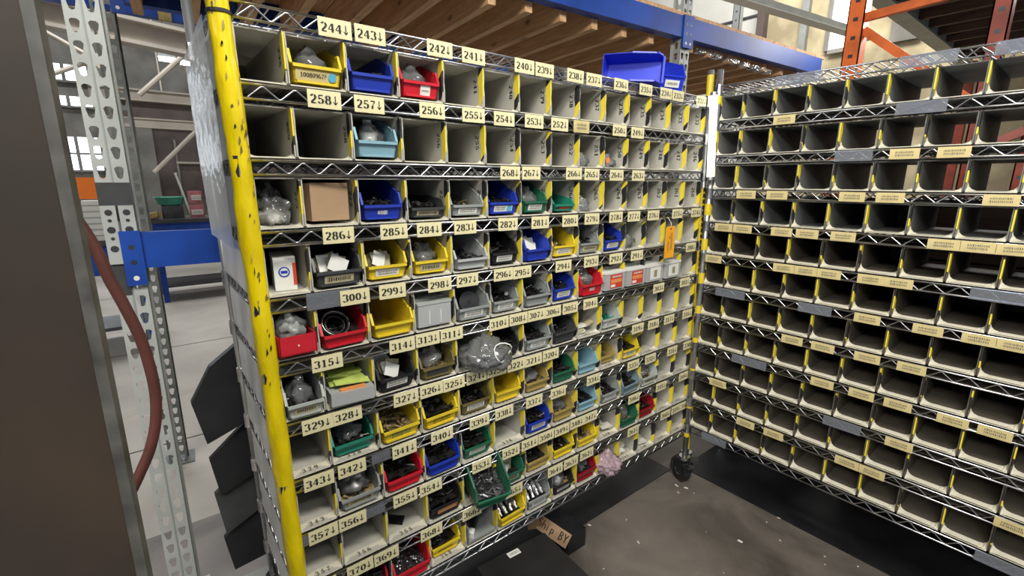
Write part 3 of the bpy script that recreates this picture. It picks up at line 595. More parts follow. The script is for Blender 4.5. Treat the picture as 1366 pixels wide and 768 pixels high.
# brown crates and dark bales standing behind the right rack
for i, (x, y, wx, wy, z0, h, m, lab) in enumerate(((2.85, -.95, .5, .85, 0, 1.02, 'wood_brown', 'tall brown crate behind the right rack, lower'), (2.85, -.95, .46, .8, 1.02, .40, 'wood_brown', 'brown crate on top of the lower one, seen through the right rack'),
                                   (2.80, -.1, .42, .7, 0, .9, 'charcoal', 'dark crate behind the corner end of the right rack'))):
    o = thing('crate', lab, 'crate', (x, y, z0)); n = max(3, int(h / .14))
    for k in range(n):
        b = MB(); b.box((-wx / 2, -wy / 2, k * h / n), (wx / 2, wy / 2, (k + .94) * h / n), M[m]); link('slat', b.data('slat'), o)
    b = MB(); b.box((-wx / 2 - .02, -wy / 2 + .04, 0), (-wx / 2, -wy / 2 + .10, h), M[m]); b.box((-wx / 2 - .02, wy / 2 - .1, 0), (-wx / 2, wy / 2 - .04, h), M[m]); link('batten', b.data('batten'), o)

# ================================================================== WIRE SHELVING
PITCH_A, TR, CW = .1555, .0297, .1305
LX, LY = -.0157, .0201
def zA(k): return 1.83 - (k - 1) * PITCH_A
def A_(x, y, z): return Vector((x + LX * z, y + LY * z, z))
DEP = .457
# rack B frame: local x runs along its front from the corner, local y goes into the rack
BANG = -1.5551 
BO = Vector((1.8975, -.0006, 0)); CWB, PITCH_B, TOP_B = .1192, .1417, 1.8684
BL = 14 * CWB
def zB(k): return TOP_B - (k - 1) * PITCH_B

def zigzag(mb, p, q, z0, z1, pitch, r, off):
    p = Vector(p); q = Vector(q); L_ = (q - p).length; d = (q - p) / L_; n = int(L_ / pitch); off = Vector(off)
    pts = []
    st = (L_ - n * pitch) / 2
    for i in range(n):
        x = st + i * pitch
        pts += [p + d * (x + pitch * .04) + Vector((0, 0, z0)), p + d * (x + pitch * .46) + Vector((0, 0, z1)), p + d * (x + pitch * .54) + Vector((0, 0, z1)), p + d * (x + pitch * .96) + Vector((0, 0, z0))]
    pts = [t + off for t in pts]
    for a, c in zip(pts, pts[1:]): mb.rod(a, c, r, M['chrome'], 5, cap=False)
def shelf_meshes(W):
    """local: x 0..W, y 0..DEP, z 0 = centre of the top rod"""
    out = {}
    for nm, y in (('front_truss', 0.0), ('rear_truss', DEP)):
        b = MB(); b.rod((0, y, 0), (W, y, 0), .0032, M['chrome'], 8); b.rod((0, y, -TR), (W, y, -TR), .0032, M['chrome'], 8)
        zigzag(b, (.022, y, 0), (W - .022, y, 0), -TR + .003, -.004, .0655, .0024, (0, .0, 0)); out[nm] = b.data(nm, True)
    for nm, x in (('side_truss', 0.0), ('side_truss_2', W)):
        b = MB(); b.rod((x, 0, 0), (x, DEP, 0), .0032, M['chrome'], 8); b.rod((x, 0, -TR), (x, DEP, -TR), .0032, M['chrome'], 8)
        zigzag(b, (x, .02, 0), (x, DEP - .02, 0), -TR + .003, -.004, .055, .0024, (0, 0, 0)); out[nm] = b.data(nm, True)
    b = MB()
    n = int(W / .0245)
    for i in range(1, n): b.rod((i * W / n, 0, .003), (i * W / n, DEP, .003), .0017, M['chrome'], 4, cap=False)
    for y in (.15, .30):
        b.rod((0, y, -.002), (W, y, -.002), .003, M['chrome'], 6); b.rod((0, y, -TR), (W, y, -TR), .003, M['chrome'], 6); zigzag(b, (.02, y, 0), (W - .02, y, 0), -TR + .003, -.004, .0655, .0022, (0, 0, 0))
    out['wire_deck'] = b.data('wire_deck', True)
    return out
b = MB(); b.rod((0, 0, -TR - .006), (0, 0, .008), .0165, M['chrome'], 12); COLLAR = b.data('collar')
def collars(s, W):
    for x in (0, W):
        for y in (.0, DEP): link('corner_collar', COLLAR, s, (x, y, 0))
def caster(parent, x, y, ang, front):
    o = link('caster', None, parent, (x, y, 0), (0, 0, ang))
    b = MB(); b.rod((-.018, .018, .055), (.018, .018, .055), .055, M['tyre'], 22); w_ = link('wheel', b.data('wheel'), o)
    b = MB(); b.rod((-.02, .018, .055), (.02, .018, .055), .022, M['galv'], 14)
    for s in (-1, 1):
        b.obox((s * .024, .010, .085), (.0018, 0, 0), (0, .018, .0), (0, .006, .038), M['dark_metal'])
    b.box((-.026, -.018, .118), (.026, .030, .126), M['dark_metal']); b.rod((0, 0, .126), (0, 0, .142), .026, M['chrome'], 14); b.rod((0, 0, .142), (0, 0, .27), .0115, M['dark_metal'], 12)
    link('fork', b.data('fork'), o)
    b = MB(); b.obox((0, -.038, .10), (.022, 0, 0), (0, .022, -.006), (0, .001, .004), M['dark_metal']); link('brake_lever', b.data('brake'), o)

tag_box = None
def number_tag(parent, s, x, z, wd=.075, ht=.039, m='tag', tilt=0.0, faint=False, small=False):
    b = MB(); b.box((-wd / 2, -.0018, -ht / 2), (wd / 2, 0, ht / 2), M[m])
    if s: text(b, s, (0, -.0022, -ht * .27), (1, 0, 0), (0, 0, 1), .0205 * (ht / .039), M['ink'] if not faint else M['ink_faded'], .80, xs=1.25)
    else: scribble(b, (0, -.0022, 0), (1, 0, 0), (0, 0, 1), wd * .6, ht * .55, M['ink_faded'], 2, int(x * 1000))
    o = link('number_tag' if s else 'text_tag', b.data('tag'), parent, (x, -.0045, z), (tilt, R_.uniform(-.012, .012), 0))
    if s: o['label'] = 'cream tag reading %s with a down arrow' % s.replace('v', '')
    return o

# ---- rack A
XA0 = .115; WA = 1.945 - XA0
rackA = thing('wire_shelving', 'chrome wire shelving rack with cream number tags and a yellow taped post', 'shelving', (0, 0, 0))
SA = shelf_meshes(WA)
def colour_stack(b, post_pts, specs):
    for a, c, r, m, n in specs: b.rod(post_pts(a), post_pts(c), r, m, n)
# tape wrapped front left post
b = MB(); n = 16; zs = [0.13 + i * .022 for i in range(92)]; vs = []
for i, z in enumerate(zs):
    c = A_(XA0 + .002, .004, z) + Vector((noise.noise((0, 0, z * 3)) * .002, 0, 0)); step = .0022 * ((i // 6) % 2)
    for k in range(n):
        a = 2 * math.pi * k / n; rr_ = .0208 + step * .8 + .0022 * noise.noise((math.cos(a) * 2.2, math.sin(a) * 2.2, z * 16)) + .0012 * noise.noise((a * 3, 4, z * 40)); vs.append((c.x + math.cos(a) * rr_, c.y + math.sin(a) * rr_, c.z))
b.add(vs, [(i * n + k, i * n + (k + 1) % n, (i + 1) * n + (k + 1) % n, (i + 1) * n + k) for i in range(len(zs) - 1) for k in range(n)], M['yellow_wrap'])
p = link('post', b.data('post', True), rackA); p['label'] = 'front post wrapped in wrinkled yellow tape'
b = MB(); rr = random.Random(5)
for k in range(40):   # torn spots in the wrap
    z = rr.choice([rr.uniform(1.2, 1.8), rr.uniform(.9, 1.8)]); c = A_(XA0 + .002, .004, z); a = rr.uniform(-2.0, -.7); h = rr.uniform(.002, .011); wd = rr.uniform(.12, .3)
    r0 = .0240
    b.add([c + Vector((math.cos(a) * r0, math.sin(a) * r0, -h)), c + Vector((math.cos(a + wd) * r0, math.sin(a + wd) * r0, -h * .3)), c + Vector((math.cos(a + wd * .7) * r0, math.sin(a + wd * .7) * r0, h)), c + Vector((math.cos(a + .05) * r0, math.sin(a + .05) * r0, h * .4))], [(0, 1, 2, 3)], rr.choice([M['oily'], M['olive'], M['tan']]))
o = link('torn_patch', b.data('torn'), p); o['kind'] = 'stuff'
b = MB(); b.rod(A_(XA0 + .002, .004, 1.80), A_(XA0 + .002, .004, 1.806), .0238, M['black'], 16); link('black_tie', b.data('tie'), p)
for nm, x, y, h in (('post', WA + XA0, .0, 1.945), ('post', XA0, DEP, 2.25), ('post', WA + XA0, DEP, 1.93)):
    b = MB(); b.rod(A_(x, y, .13), A_(x, y, h), .0127, M['galv'], 14); p = link(nm, b.data('post', True), rackA)
    if x > 1 and y == 0:
        b = MB(); b.rod(A_(x, y, 1.84), A_(x, y, 1.925), .0145, M['yellow'], 14); b.rod(A_(x, y, .16), A_(x, y, 1.45), .0140, M['yellow'], 14); o = link('yellow_tape', b.data('tape'), p)
        b = MB(); zz = .25
        while zz < 1.45: q = A_(x - .012, y - .012, zz); b.obox(q, (.003, -.003, 0), (.002, .002, 0), (0, 0, .008), M['black']); zz += .026
        link('black_mark', b.data('marks'), p)['kind'] = 'stuff'
shelvesA = {}
for k in range(1, 12):
    z = zA(k); s = link('shelf', None, rackA, A_(XA0, 0, z)); shelvesA[k] = s
    for nm, me in SA.items(): link(nm.replace('_2', ''), me, s)
    collars(s, WA)
for x, y in ((XA0, 0), (WA + XA0, 0), (XA0, DEP), (WA + XA0, DEP)):
    c = A_(x, y, .1); caster(rackA, c.x, c.y, {0: .5}.get(y, 2.2), y == 0)
for k in range(1, 11):
    b = MB(); nn = 8; z1_ = -TR - .001; z0_ = -PITCH_A + .004; vs = []
    for j in range(5):
        zz = z1_ + (z0_ - z1_) * j / 4
        for i in range(nn + 1): y = .024 + (DEP - .05) * i / nn; vs.append((-.002 + .0035 * noise.noise((y * 14, zz * 20, k)) - LX * zz * -1 * 0, y, zz))
    b.add(vs, [(j * (nn + 1) + i, j * (nn + 1) + i + 1, (j + 1) * (nn + 1) + i + 1, (j + 1) * (nn + 1) + i) for j in range(4) for i in range(nn)], M['end_sheet'])
    link('end_panel', b.data('end_panel', True), rackA, A_(XA0, 0, zA(k)))
TAGS = {1: '244@447 243@494 242@587 241@632 240@700 239@727 238@768 237@793 236@829 235@862 234@889 233@905 232@936',
 2: '258@433 257@493 256@577 255@632 254@673 253@713 252@747 @776 250@827 249@851',
 3: '268@681 267@709 266@766 265@790 264@823 263@852',
 4: '286@452 285@526 284@573 283@621 282@678 281@721 280@761 279@790 278@822 277@846 276@872 275@904 274@929',
 5: '300@474 299@524 298@587 297@624 296@672 295@697 294@752 293@789 292@822 291@850 288@922',
 6: '315@437 314@537 313@571 311@603 310@666 308@692 307@716 306@738 305@761 304@788 303@879 302@914',
 7: '329@424 328@463 327@542 326@576 325@606 324@636 323@663 322@689 321@712 320@735 319@851 318@872 317@893 316@917',
 8: '343@426 342@470 341@540 340@590 339@640 338@673 337@713 336@745 334@792 333@845 332@868 331@897 330@918',
 9: '357@432 356@471 355@541 354@575 353@643 352@682 351@707 350@729 349@750 348@770 347@788 346@846 345@882 344@912',
 10: '371@430 370@481 369@516 368@576 366@630 365@686 364@741 363@762 362@783 361@845 360@888 359@902 358@914'}
def tag_at(px, py0, zc, ylean=True):
    # x on the rack front at height zc for an image column, solved on the leaning front plane
    py = py0
    for _ in range(12):
        P = on_y(px, py, LY * zc - .006)
        py -= (zc - P.z) * 300
    return P.x
for k, s in TAGS.items():
    zc = zA(k) - TR * .55; lastx = -9
    for t in s.split():
        num, px = t.split('@'); x = tag_at(float(px), 300, zc) - LX * zA(k) - XA0
        if x - lastx < .0755: x = lastx + .0755
        lastx = x
        number_tag(shelvesA[k], num + 'v' if num else '', x, -TR * .55 + R_.uniform(-.0015, .0015), m='tag' if num else 'tag_tan')
b = MB(); b.box((.13, -.0055, -TR - .006), (.235, -.004, .006), M['strip']); link('clear_label_strip', b.data('strip'), shelvesA[5], (-.03, 0, 0))
for k, x0 in ((9, .02), (10, .02), (9, .19), (10, .2), (8, .22)):
    b = MB(); b.box((0, -.0045, -TR + .001), (.055, -.0035, -.001), M['strip']); link('clear_label_strip', b.data('strip'), shelvesA[k], (x0, 0, 0))

# ---- rack B
rackB = thing('wire_shelving', 'chrome wire shelving rack with small tan tags and see-through upper cells', 'shelving', (BO.x, BO.y, 0), BANG)
SB = shelf_meshes(BL - .014)
shelvesB = {}
for k in range(1, 13):
    s = link('shelf', None, rackB, (.014, 0, zB(k))); shelvesB[k] = s
    for nm, me in SB.items(): link(nm.replace('_2', ''), me, s)
    collars(s, BL - .014)
for x, y, h in ((.014, 0, 1.935), (BL, 0, 2.0), (.014, DEP, 1.95), (BL, DEP, 2.0)):
    b = MB(); b.rod((x, y, .13), (x, y, h), .0127, M['galv'], 14); p = link('post', b.data('post', True), rackB)
    if x < 1 and y == 0:
        b = MB(); zz = .25; b.rod((0, 0, 0), (0, 0, .05), .0136, M['yellow'], 12); me = b.data('tape')
        while zz < 1.9: link('yellow_tape', me, p, (x, 0, zz)); zz += .155
    caster(rackB, x, y, 1.2, y == 0)
TAGS_B = [(1046, 159), (1206, 207), (1272, 205), (995, 260), (1036, 262), (1136, 264), (1187, 265), (1335, 269), (965, 304), (990, 306), (1042, 312), (1076, 314), (1124, 318), (1258, 328), (1298, 331), (1342, 334),
          (951, 345), (1045, 358), (1073, 361), (1104, 366), (1161, 374), (1198, 380), (1156, 428), (1237, 442), (1305, 454), (1345, 463), (1056, 455), (1097, 464), (1156, 479), (1215, 494), (957, 513), (1096, 513), (1148, 529), (1197, 541),
          (1270, 563), (1327, 577), (994, 565), (1031, 582), (1198, 596), (1129, 618), (1149, 631), (1350, 700)]
bdir = Vector((math.cos(BANG), math.sin(BANG), 0)); bn = Vector((-bdir.y, bdir.x, 0))
def on_B(px, py, off=-.006):
    d = ray(px, py); o = BO + bn * off; t = (o - CAM).dot(bn) / d.dot(bn); P = CAM + d * t
    return (P - BO).dot(bdir), P.z
done = {}
for i, (px, py) in enumerate(TAGS_B):
    u, z = on_B(px, py); k = min(range(1, 13), key=lambda q: abs(zB(q) - TR * .5 - z))
    for v in done.get(k, []):
        if abs(u - v) < .078: u = v + .079
    done.setdefault(k, []).append(u)
    number_tag(shelvesB[k], '', u - .014, -TR * .5, wd=.078, ht=.033, m='tag_tan')
rr = random.Random(21)
for k in range(1, 13):
    for x0 in [rr.uniform(.05, 1.2) for _ in range(2)] + ([.28, .62, .84] if k == 1 else []):
        if any(abs(x0 + .07 - v) < .12 for v in done.get(k, [])): continue
        b = MB(); b.box((0, -.0050, -TR - .004), (rr.uniform(.11, .15), -.0042, .004), M['strip']); link('clear_label_strip', b.data('strip'), shelvesB[k], (x0 - .014, 0, 0))

# ================================================================== SHELF BINS (one per cell)
def bin_meshes(w_, d, h, side, lipm, back=True, tside=1, tall=False):
    t = .0032; o = {}
    b = MB(); x = w_ / 2
    # side walls with a slightly notched front edge
    for s in (-1, 1):
        prof = [(.004, .0), (.0, .004), (.0, h * .30), (.003, h * .50), (.001, h * .72), (.004, h - .004), (.008, h), (d, h), (d, 0)]
        xi, xo = s * (x - t), s * x; n = len(prof)
        vs = [(xo, y, z) for y, z in prof] + [(xi, y, z) for y, z in prof]
        b.add(vs, [tuple(range(n)) if s < 0 else tuple(range(n - 1, -1, -1)), tuple(range(2 * n - 1, n - 1, -1)) if s < 0 else tuple(range(n, 2 * n))] + [(i, (i + 1) % n, n + (i + 1) % n, n + i) for i in range(n)], side)
    b.box((-x + t, 0, 0), (x - t, d, .003), side)
    b.box((-x + t, .035, h - .003), (x - t, d, h), side)
    o['side_shell'] = b.data('bin_shell')
    if back:
        b = MB(); b.box((-x + t, d - .004, .003), (x - t, d, h - .002), M['back_grey']); o['back_panel'] = b.data('bin_back')
    b = MB(); xi = x - t   # sloping lip that flares up into the side walls
    xs = [-xi, -xi + .004, -xi + .011, -xi + .022, xi - .022, xi - .011, xi - .004, xi]; top = [.012, .008, .005, .0035, .0035, .005, .008, .012] if tside == 1 else ([.028, .017, .010, .007, .007, .010, .017, .028] if tall else [.030, .017, .009, .0045, .0045, .009, .017, .030])
    vs = []
    for xx, tz in zip(xs, top): vs += [(xx, -.001, .0), (xx, -.001, .002), (xx, .026, tz), (xx, .032, .003)]
    fs = []
    for i in range(7): fs += [(4 * i, 4 * i + 4, 4 * i + 5, 4 * i + 1), (4 * i + 1, 4 * i + 5, 4 * i + 6, 4 * i + 2), (4 * i + 2, 4 * i + 6, 4 * i + 7, 4 * i + 3)]
    b.add(vs, fs, lipm); o['front_lip'] = b.data('bin_lip')
    b = MB()
    for s in (tside,):
        xx = s * (x - t - .0006)
        prof = [(.0, .022), (.0, h - .006), (.019, h - .004), (.022, h * .62), (.017, h * .45), (.019, .012), (.012, .008)]
        b.add([(xx, y, z) for y, z in prof], [tuple(range(7))], M['hazard'])
        b.add([(s * x, -.0012, .03), (xx, -.0012, .03), (xx, -.0012, h - .006), (s * x, -.0012, h - .006)], [(0, 1, 2, 3)], M['hazard'])
    o['edge_tape'] = b.data('bin_tape')
    return o
cache = {}
def shelf_bin(key, args, loc, rz, label, group, num=None, lipnum=False, has_tape=True):
    if key not in cache: cache[key] = bin_meshes(*args)
    root = thing('shelf_bin', label, 'bin', loc, rz, group)
    for nm, me in cache[key].items():
        if nm == 'edge_tape':
            if has_tape: link('edge_tape', me, root)
        else: link(nm, me, root)
    if num:
        w_, d, h = args[:3]; b = MB(); xx = w_ / 2 - .0032 - .0009
        if not lipnum: text(b, num, (xx, .044, h * .55), (0, 0, -1), (0, -1, 0), .018, M['ink'], .80, xs=1.2)
        if lipnum:
            b2 = MB(); text(b2, num, (0, .0060, .0045), (1, 0, 0), (0, .98, .19), .0150, M['ink_faded'], 1.0); link('lip_number', b2.data('num'), root)
        if not lipnum: link('printed_number', b.data('num'), root)
    return root
BIN_H = PITCH_A - TR - .0125
FILL = {}
def numA(r, c): return 245 + 14 * (r - 1) - (c - 1)
def cellA(r, c):
    x0 = .1024 + (c - 1) * CW; x1 = x0 + CW
    if c == 1: x0 = XA0 + .020
    if c == 14: x1 = WA + XA0 - .016
    z = zA(r + 1); return x0, x1, z + .0065
COLS = 'yellow blue red green'.split()
# (row, column): colour, label, content, width, height, forward, yaw
HOP = {
 (1, 2): ('yellow', 'code', 'bag', .112, .088, .0, .02), (1, 3): ('blue', None, 'dark', .108, .088, .0, -.03), (1, 4): ('red', 'sq', 'bag', .108, .086, .0, .0),
 (2, 3): ('light_blue', None, 'bag', .106, .088, .0, .0),
 (3, 3): ('blue', 'pen', 'dark', .108, .085, .0, .02), (3, 4): ('charcoal', 'tan', 'dark', .108, .06, .0, .0), (3, 5): ('grey', 'white', 'brass', .110, .07, .0, .0),
 (3, 6): ('blue', 'dot', 'dark', .112, .080, .0, .0), (3, 7): ('green', 'white', 'bag', .104, .080, .0, .05), (3, 8): ('teal', 'red', None, .095, .05, .0, .0),
 (4, 2): ('charcoal', 'tan', 'paper', .116, .086, .012, .03), (4, 3): ('yellow', 'white', 'paper', .112, .082, .0, .0), (4, 4): ('yellow', 'tan', 'bag', .108, .082, .0, .0), (4, 5): ('clear_box', None, 'steel', .112, .07, .012, .0),
 (4, 6): ('black', 'white', 'dark', .104, .082, .0, .0), (4, 7): ('blue', None, 'paper', .110, .084, .012, .06), (4, 8): ('yellow', 'white', 'brass', .108, .084, .0, .0), (4, 9): ('grey', 'tan', 'dark', .106, .082, .0, .0), (4, 10): ('blue', 'white', 'dark', .112, .086, .0, .05),
 (5, 2): ('red', None, 'ring', .116, .078, .012, .06), (5, 3): ('yellow', None, None, .116, .082, .012, .02), (5, 5): ('grey', 'white', 'disc', .116, .084, .012, .0), (5, 6): ('grey', 'white', 'dark', .106, .082, .0, .0),
 (5, 7): ('grey', None, 'dark', .110, .084, .008, .0), (5, 8): ('blue', 'white', 'dark', .108, .092, .0, .03), (5, 9): ('red', 'pen', 'bag', .116, .096, .016, .03),
 (6, 1): ('pale_grey', 'tan', 'bag', .094, .082, .02, .0), (6, 3): ('black', 'white', 'paper', .108, .082, .008, .06), (6, 4): ('olive', 'dark', 'bag', .110, .080, .008, .0), (6, 6): ('black', None, 'dark', .100, .080, .0, .0),
 (6, 7): ('grey', 'white', 'dark', .114, .086, .008, .0), (6, 8): ('charcoal', None, 'steel', .114, .088, .008, .05), (6, 10): ('pale_grey', 'white', 'green', .110, .088, .0, .02),
 (7, 2): ('teal', None, 'bag', .110, .072, -.010, .02), (7, 3): ('yellow', 'scrawl', 'brass', .116, .086, .01, .03), (7, 4): ('yellow', 'scrawl', 'oily', .116, .086, .01, .05), (7, 5): ('olive', 'white', 'dark', .112, .086, .0, .0), (7, 6): ('yellow', None, None, .108, .084, .0, .0),
 (7, 7): ('tan', None, 'bag', .108, .078, .0, .0), (7, 8): ('green', None, 'dark', .112, .084, .0, .0), (7, 9): ('light_blue', None, None, .108, .084, .0, .0), (7, 10): ('tan', None, 'brass', .100, .07, -.02, .0), (7, 11): ('yellow', 'white', 'dark', .108, .085, .0, .0),
 (8, 2): ('grey', 'tan', 'foil', .114, .080, .006, .0), (8, 3): ('red', None, 'oily', .114, .080, .008, .0), (8, 4): ('blue', None, 'oily', .116, .084, .012, .03), (8, 5): ('green', 'white', 'dark', .108, .080, .0, .0), (8, 7): ('blue', 'white', 'dark', .110, .088, .006, .0),
 (8, 8): ('tan', None, 'bag', .108, .090, .0, .0), (8, 9): ('light_blue', None, 'dark', .108, .084, .0, .0), (8, 10): ('grey', 'white', 'dark', .114, .085, .008, .0), (8, 11): ('slate', None, 'dark', .118, .090, .012, .06), (8, 12): ('pale_grey', 'tan', 'bag', .114, .088, .008, .0),
 (9, 4): ('black', 'orange', 'oily', .116, .084, .004, .0), (9, 5): ('green', None, 'bolts', .122, .094, .075, -.16), (9, 6): ('green', 'tan', 'paper', .112, .086, .008, .0), (9, 7): ('tan', None, 'dark', .110, .086, .0, .0), (9, 8): ('yellow', None, 'dark', .112, .086, .0, .0),
 (9, 9): ('yellow', None, 'brass', .108, .078, .0, .0), (9, 11): ('green', None, 'bag', .112, .088, .006, .0), (9, 12): ('dark_red', None, 'dark', .110, .088, .0, .0),
 (10, 3): ('red', None, 'nuts', .118, .086, .014, .0), (10, 4): ('yellow', 'scrawl', 'dark', .108, .080, -.012, .0), (10, 6): ('yellow', None, 'shafts', .118, .084, .010, .04), (10, 7): ('grey', 'white', 'shafts', .112, .086, .004, .0),
 (10, 8): ('black', 'white', 'foil', .108, .082, .0, .0), (10, 9): ('dark_red', None, 'bag', .112, .090, .0, .0), (10, 2): ('dark_red', None, 'dark', .112, .084, .0, .0),
}
NAMES = {'yellow': 'yellow', 'blue': 'blue', 'red': 'red', 'light_blue': 'pale blue', 'charcoal': 'charcoal', 'grey': 'grey', 'green': 'dark green', 'teal': 'teal green', 'clear_box': 'cloudy clear', 'black': 'black', 'pale_grey': 'pale grey',
         'olive': 'dusty olive', 'tan': 'ochre', 'slate': 'slate blue', 'dark_red': 'dark red', 'blue_bright': 'bright blue'}
OTHER = {(3, 1): 'a clear bag', (3, 2): 'a cardboard box', (4, 1): 'a white carton', (5, 1): 'a red box', (5, 4): 'a cloudy clear box', (5, 10): 'a red-labelled case', (5, 11): 'a red-labelled case', (5, 12): 'a pale case', (5, 13): 'a pale case',
         (2, 9): 'a small bag', (2, 10): 'a small bag', (3, 9): 'a small bag', (4, 11): 'a small bag', (6, 2): 'a box of lime papers', (6, 5): 'a bulging bag', (9, 10): 'white scraps', (10, 10): 'a pink bag', (10, 5): 'a grey tray', (9, 3): 'a black plate', (6, 9): 'white packets', (10, 11): 'white scraps', (10, 12): 'white scraps', (2, 1): 'a pale card'}
for r in range(1, 11):
    for c in range(1, 15):
        x0, x1, z = cellA(r, c); w_ = x1 - x0 - .0015
        hold = ('a %s hopper' % NAMES[HOP[(r, c)][0]]) if (r, c) in HOP else OTHER.get((r, c))
        lab = 'white shelf bin number %d, %s, %s row, %s from left' % (numA(r, c), 'holding ' + hold if hold else 'empty', ORD[r - 1], ORD[c - 1])
        shelf_bin(('A', round(w_, 4)), (w_, .42, BIN_H, M['coro'], M['lip'], True, 1), A_((x0 + x1) / 2, .004, z), 0, lab, 'numbered shelf bins of the left rack', str(numA(r, c)) if r != 4 else None, r >= 5)
H_B = PITCH_B - TR - .0125
for r in range(1, 12):
    for c in range(1, 12):
        x0 = (c - 1) * CWB + (.016 if c == 1 else 0); x1 = c * CWB; w_ = x1 - x0 - .0015; back = not (r <= 3 or (r <= 5 and c >= 7))
        xl = (x0 + x1) / 2; p = BO + bdir * xl + bn * .004
        lab = '%s shelf bin of the right rack, %s row, %s from the corner' % (('empty shade-darkened' if r >= 5 else 'empty grey-walled') if back else 'empty open-backed', ORD[r - 1], ORD[c - 1])
        shelf_bin(('B', round(w_, 4), back, r >= 5), (w_, .42, H_B, M['coro_shaded' if r >= 5 else 'coro_grey'], M['lip'], back, -1, r >= 5), (p.x, p.y, zB(r + 1) + .0065), BANG, lab, 'shelf bins of the right rack')

# ================================================================== HOPPER BINS
def hopper_mesh(w_, h, d, m, hb=.103):
    b = MB(); x = w_ / 2; xb = x * .88; fh = h * .42; t = .0028; hn = h * .78; hb = max(hb, hn)
    prof = [(.006, 0, xb), (-.004, fh, x * .95), (.004, fh * 1.02, x * .96), (.016, hn * .97, x), (.026, hn, x), (.110, hb, x), (d, hb, x), (d - .004, 0, xb)]
    n = len(prof); vs = []
    for s in (-1, 1):
        vs += [(s * xx, y, z) for y, z, xx in prof] + [(s * (xx - t), y + (0.0 if 0 < i < 5 else 0), z) for i, (y, z, xx) in enumerate(prof)]
    fs = []
    for q in (0, 1):
        o = q * 2 * n
        fs += [tuple(range(o, o + n)) if q == 0 else tuple(range(o + n - 1, o - 1, -1)), tuple(range(o + 2 * n - 1, o + n - 1, -1)) if q == 0 else tuple(range(o + n, o + 2 * n))] + [(o + i, o + (i + 1) % n, o + n + (i + 1) % n, o + n + i) for i in range(n)]
    b.add(vs, fs, m)
    # front wall, back wall, floor
    def slab(a, c, e, g, nrm):
        nrm = Vector(nrm) * t; pts = [Vector(k) for k in (a, c, e, g)]; b.add(pts + [k + nrm for k in pts], [(0, 1, 2, 3), (7, 6, 5, 4), (0, 4, 5, 1), (1, 5, 6, 2), (2, 6, 7, 3), (3, 7, 4, 0)], m)
    slab((-xb, .006, 0), (xb, .006, 0), (x * .95, -.004, fh), (-x * .95, -.004, fh), (0, 1, 0))
    slab((-xb, d - .004, 0), (xb, d - .004, 0), (x, d, hb), (-x, d, hb), (0, -1, 0))
    slab((-xb, .006, 0), (-xb, d - .004, 0), (xb, d - .004, 0), (xb, .006, 0), (0, 0, 1))
    # rolled rims
    b.box((-x * .95, -.0085, fh - .006), (x * .95, -.003, fh + .001), m)
    for s in (-1, 1):
        b.obox((s * (x * .985), .009, (fh + hn) / 2 + .001), (.0030, 0, 0), (0, .0075, (hn - fh) / 2 * .98), (0, -.0026, .0012), m)
        b.obox((s * (x - .0005), .067, (hn + hb) / 2 - .001), (.0030, 0, 0), (0, .043, (hb - hn) / 2), (0, 0, .0030), m)
    b.box((-xb * .9, .0, .0), (xb * .9, .006, .005), m)
    return b.data('hopper')
def front_label(kind, w_, h, root, seed):
    fh = h * .42; b = MB(); lean = Vector((0, -.010, fh)).normalized(); n_ = Vector((0, -1, -.2)).normalized()
    def plate(cx, wd, ht, m, off=.0012, zc=.48):
        c = Vector((cx, .006, 0)) + lean * (fh * zc) + n_ * off; b.obox(c, (wd / 2, 0, 0), n_ * .0006, lean * (ht / 2), m); return c + n_ * .0010
    ht = fh * .58
    if kind == 'code':
        c = plate(-.008, w_ * .70, ht * 1.05, M['tag_tan']); text(b, '10080967P', c - lean * ht * .22, (1, 0, 0), lean, ht * .5, M['ink'], .62)
        c = Vector((w_ * .30, .006, 0)) + lean * fh * .5 + n_ * .0025; b.rod(c, c + n_ * .001, .0095, M['blue_dot'], 14)
    elif kind == 'white': c = plate(0, w_ * .58, ht, M['paper']); scribble(b, c, (1, 0, 0), lean, w_ * .46, ht * .7, M['ink_faded'], 2, seed)
    elif kind == 'sq': c = plate(w_ * .12, w_ * .26, ht * 1.3, M['paper']); scribble(b, c, (1, 0, 0), lean, w_ * .2, ht * .3, M['ink_faded'], 1, seed)
    elif kind == 'tan': c = plate(0, w_ * .62, ht, M['tan_paper']); scribble(b, c, (1, 0, 0), lean, w_ * .5, ht * .7, M['ink'], 1, seed)
    elif kind == 'dark': c = plate(0, w_ * .62, ht, M['charcoal'])
    elif kind == 'orange': c = plate(.006, w_ * .6, ht * .9, M['orange_paper']); scribble(b, c, (1, 0, 0), lean, w_ * .5, ht * .4, M['tan_paper'], 1, seed)
    elif kind == 'red': plate(0, w_ * .5, ht * .7, M['red_paper'])
    elif kind == 'dot':
        c = plate(0, w_ * .62, ht, M['paper']); scribble(b, c - Vector((.012, 0, 0)), (1, 0, 0), lean, w_ * .34, ht * .6, M['ink_faded'], 2, seed); b.rod(c + Vector((w_ * .2, 0, 0)), c + Vector((w_ * .2, 0, 0)) + n_ * .0008, ht * .52, M['blue_dot'], 14)
    elif kind == 'pen': c = Vector((0, .006, 0)) + lean * fh * .5 + n_ * .001; scribble(b, c, (1, 0, 0), lean, w_ * .24, ht * .7, M['paper'], 1, seed)
    elif kind == 'scrawl': c = Vector((0, .006, 0)) + lean * fh * .5 + n_ * .001; scribble(b, c, (1, 0, 0), lean, w_ * .5, ht * .9, M['teal'] if seed % 2 else M['olive'], 2, seed)
    else: return
    link('label', b.data('lab'), root)
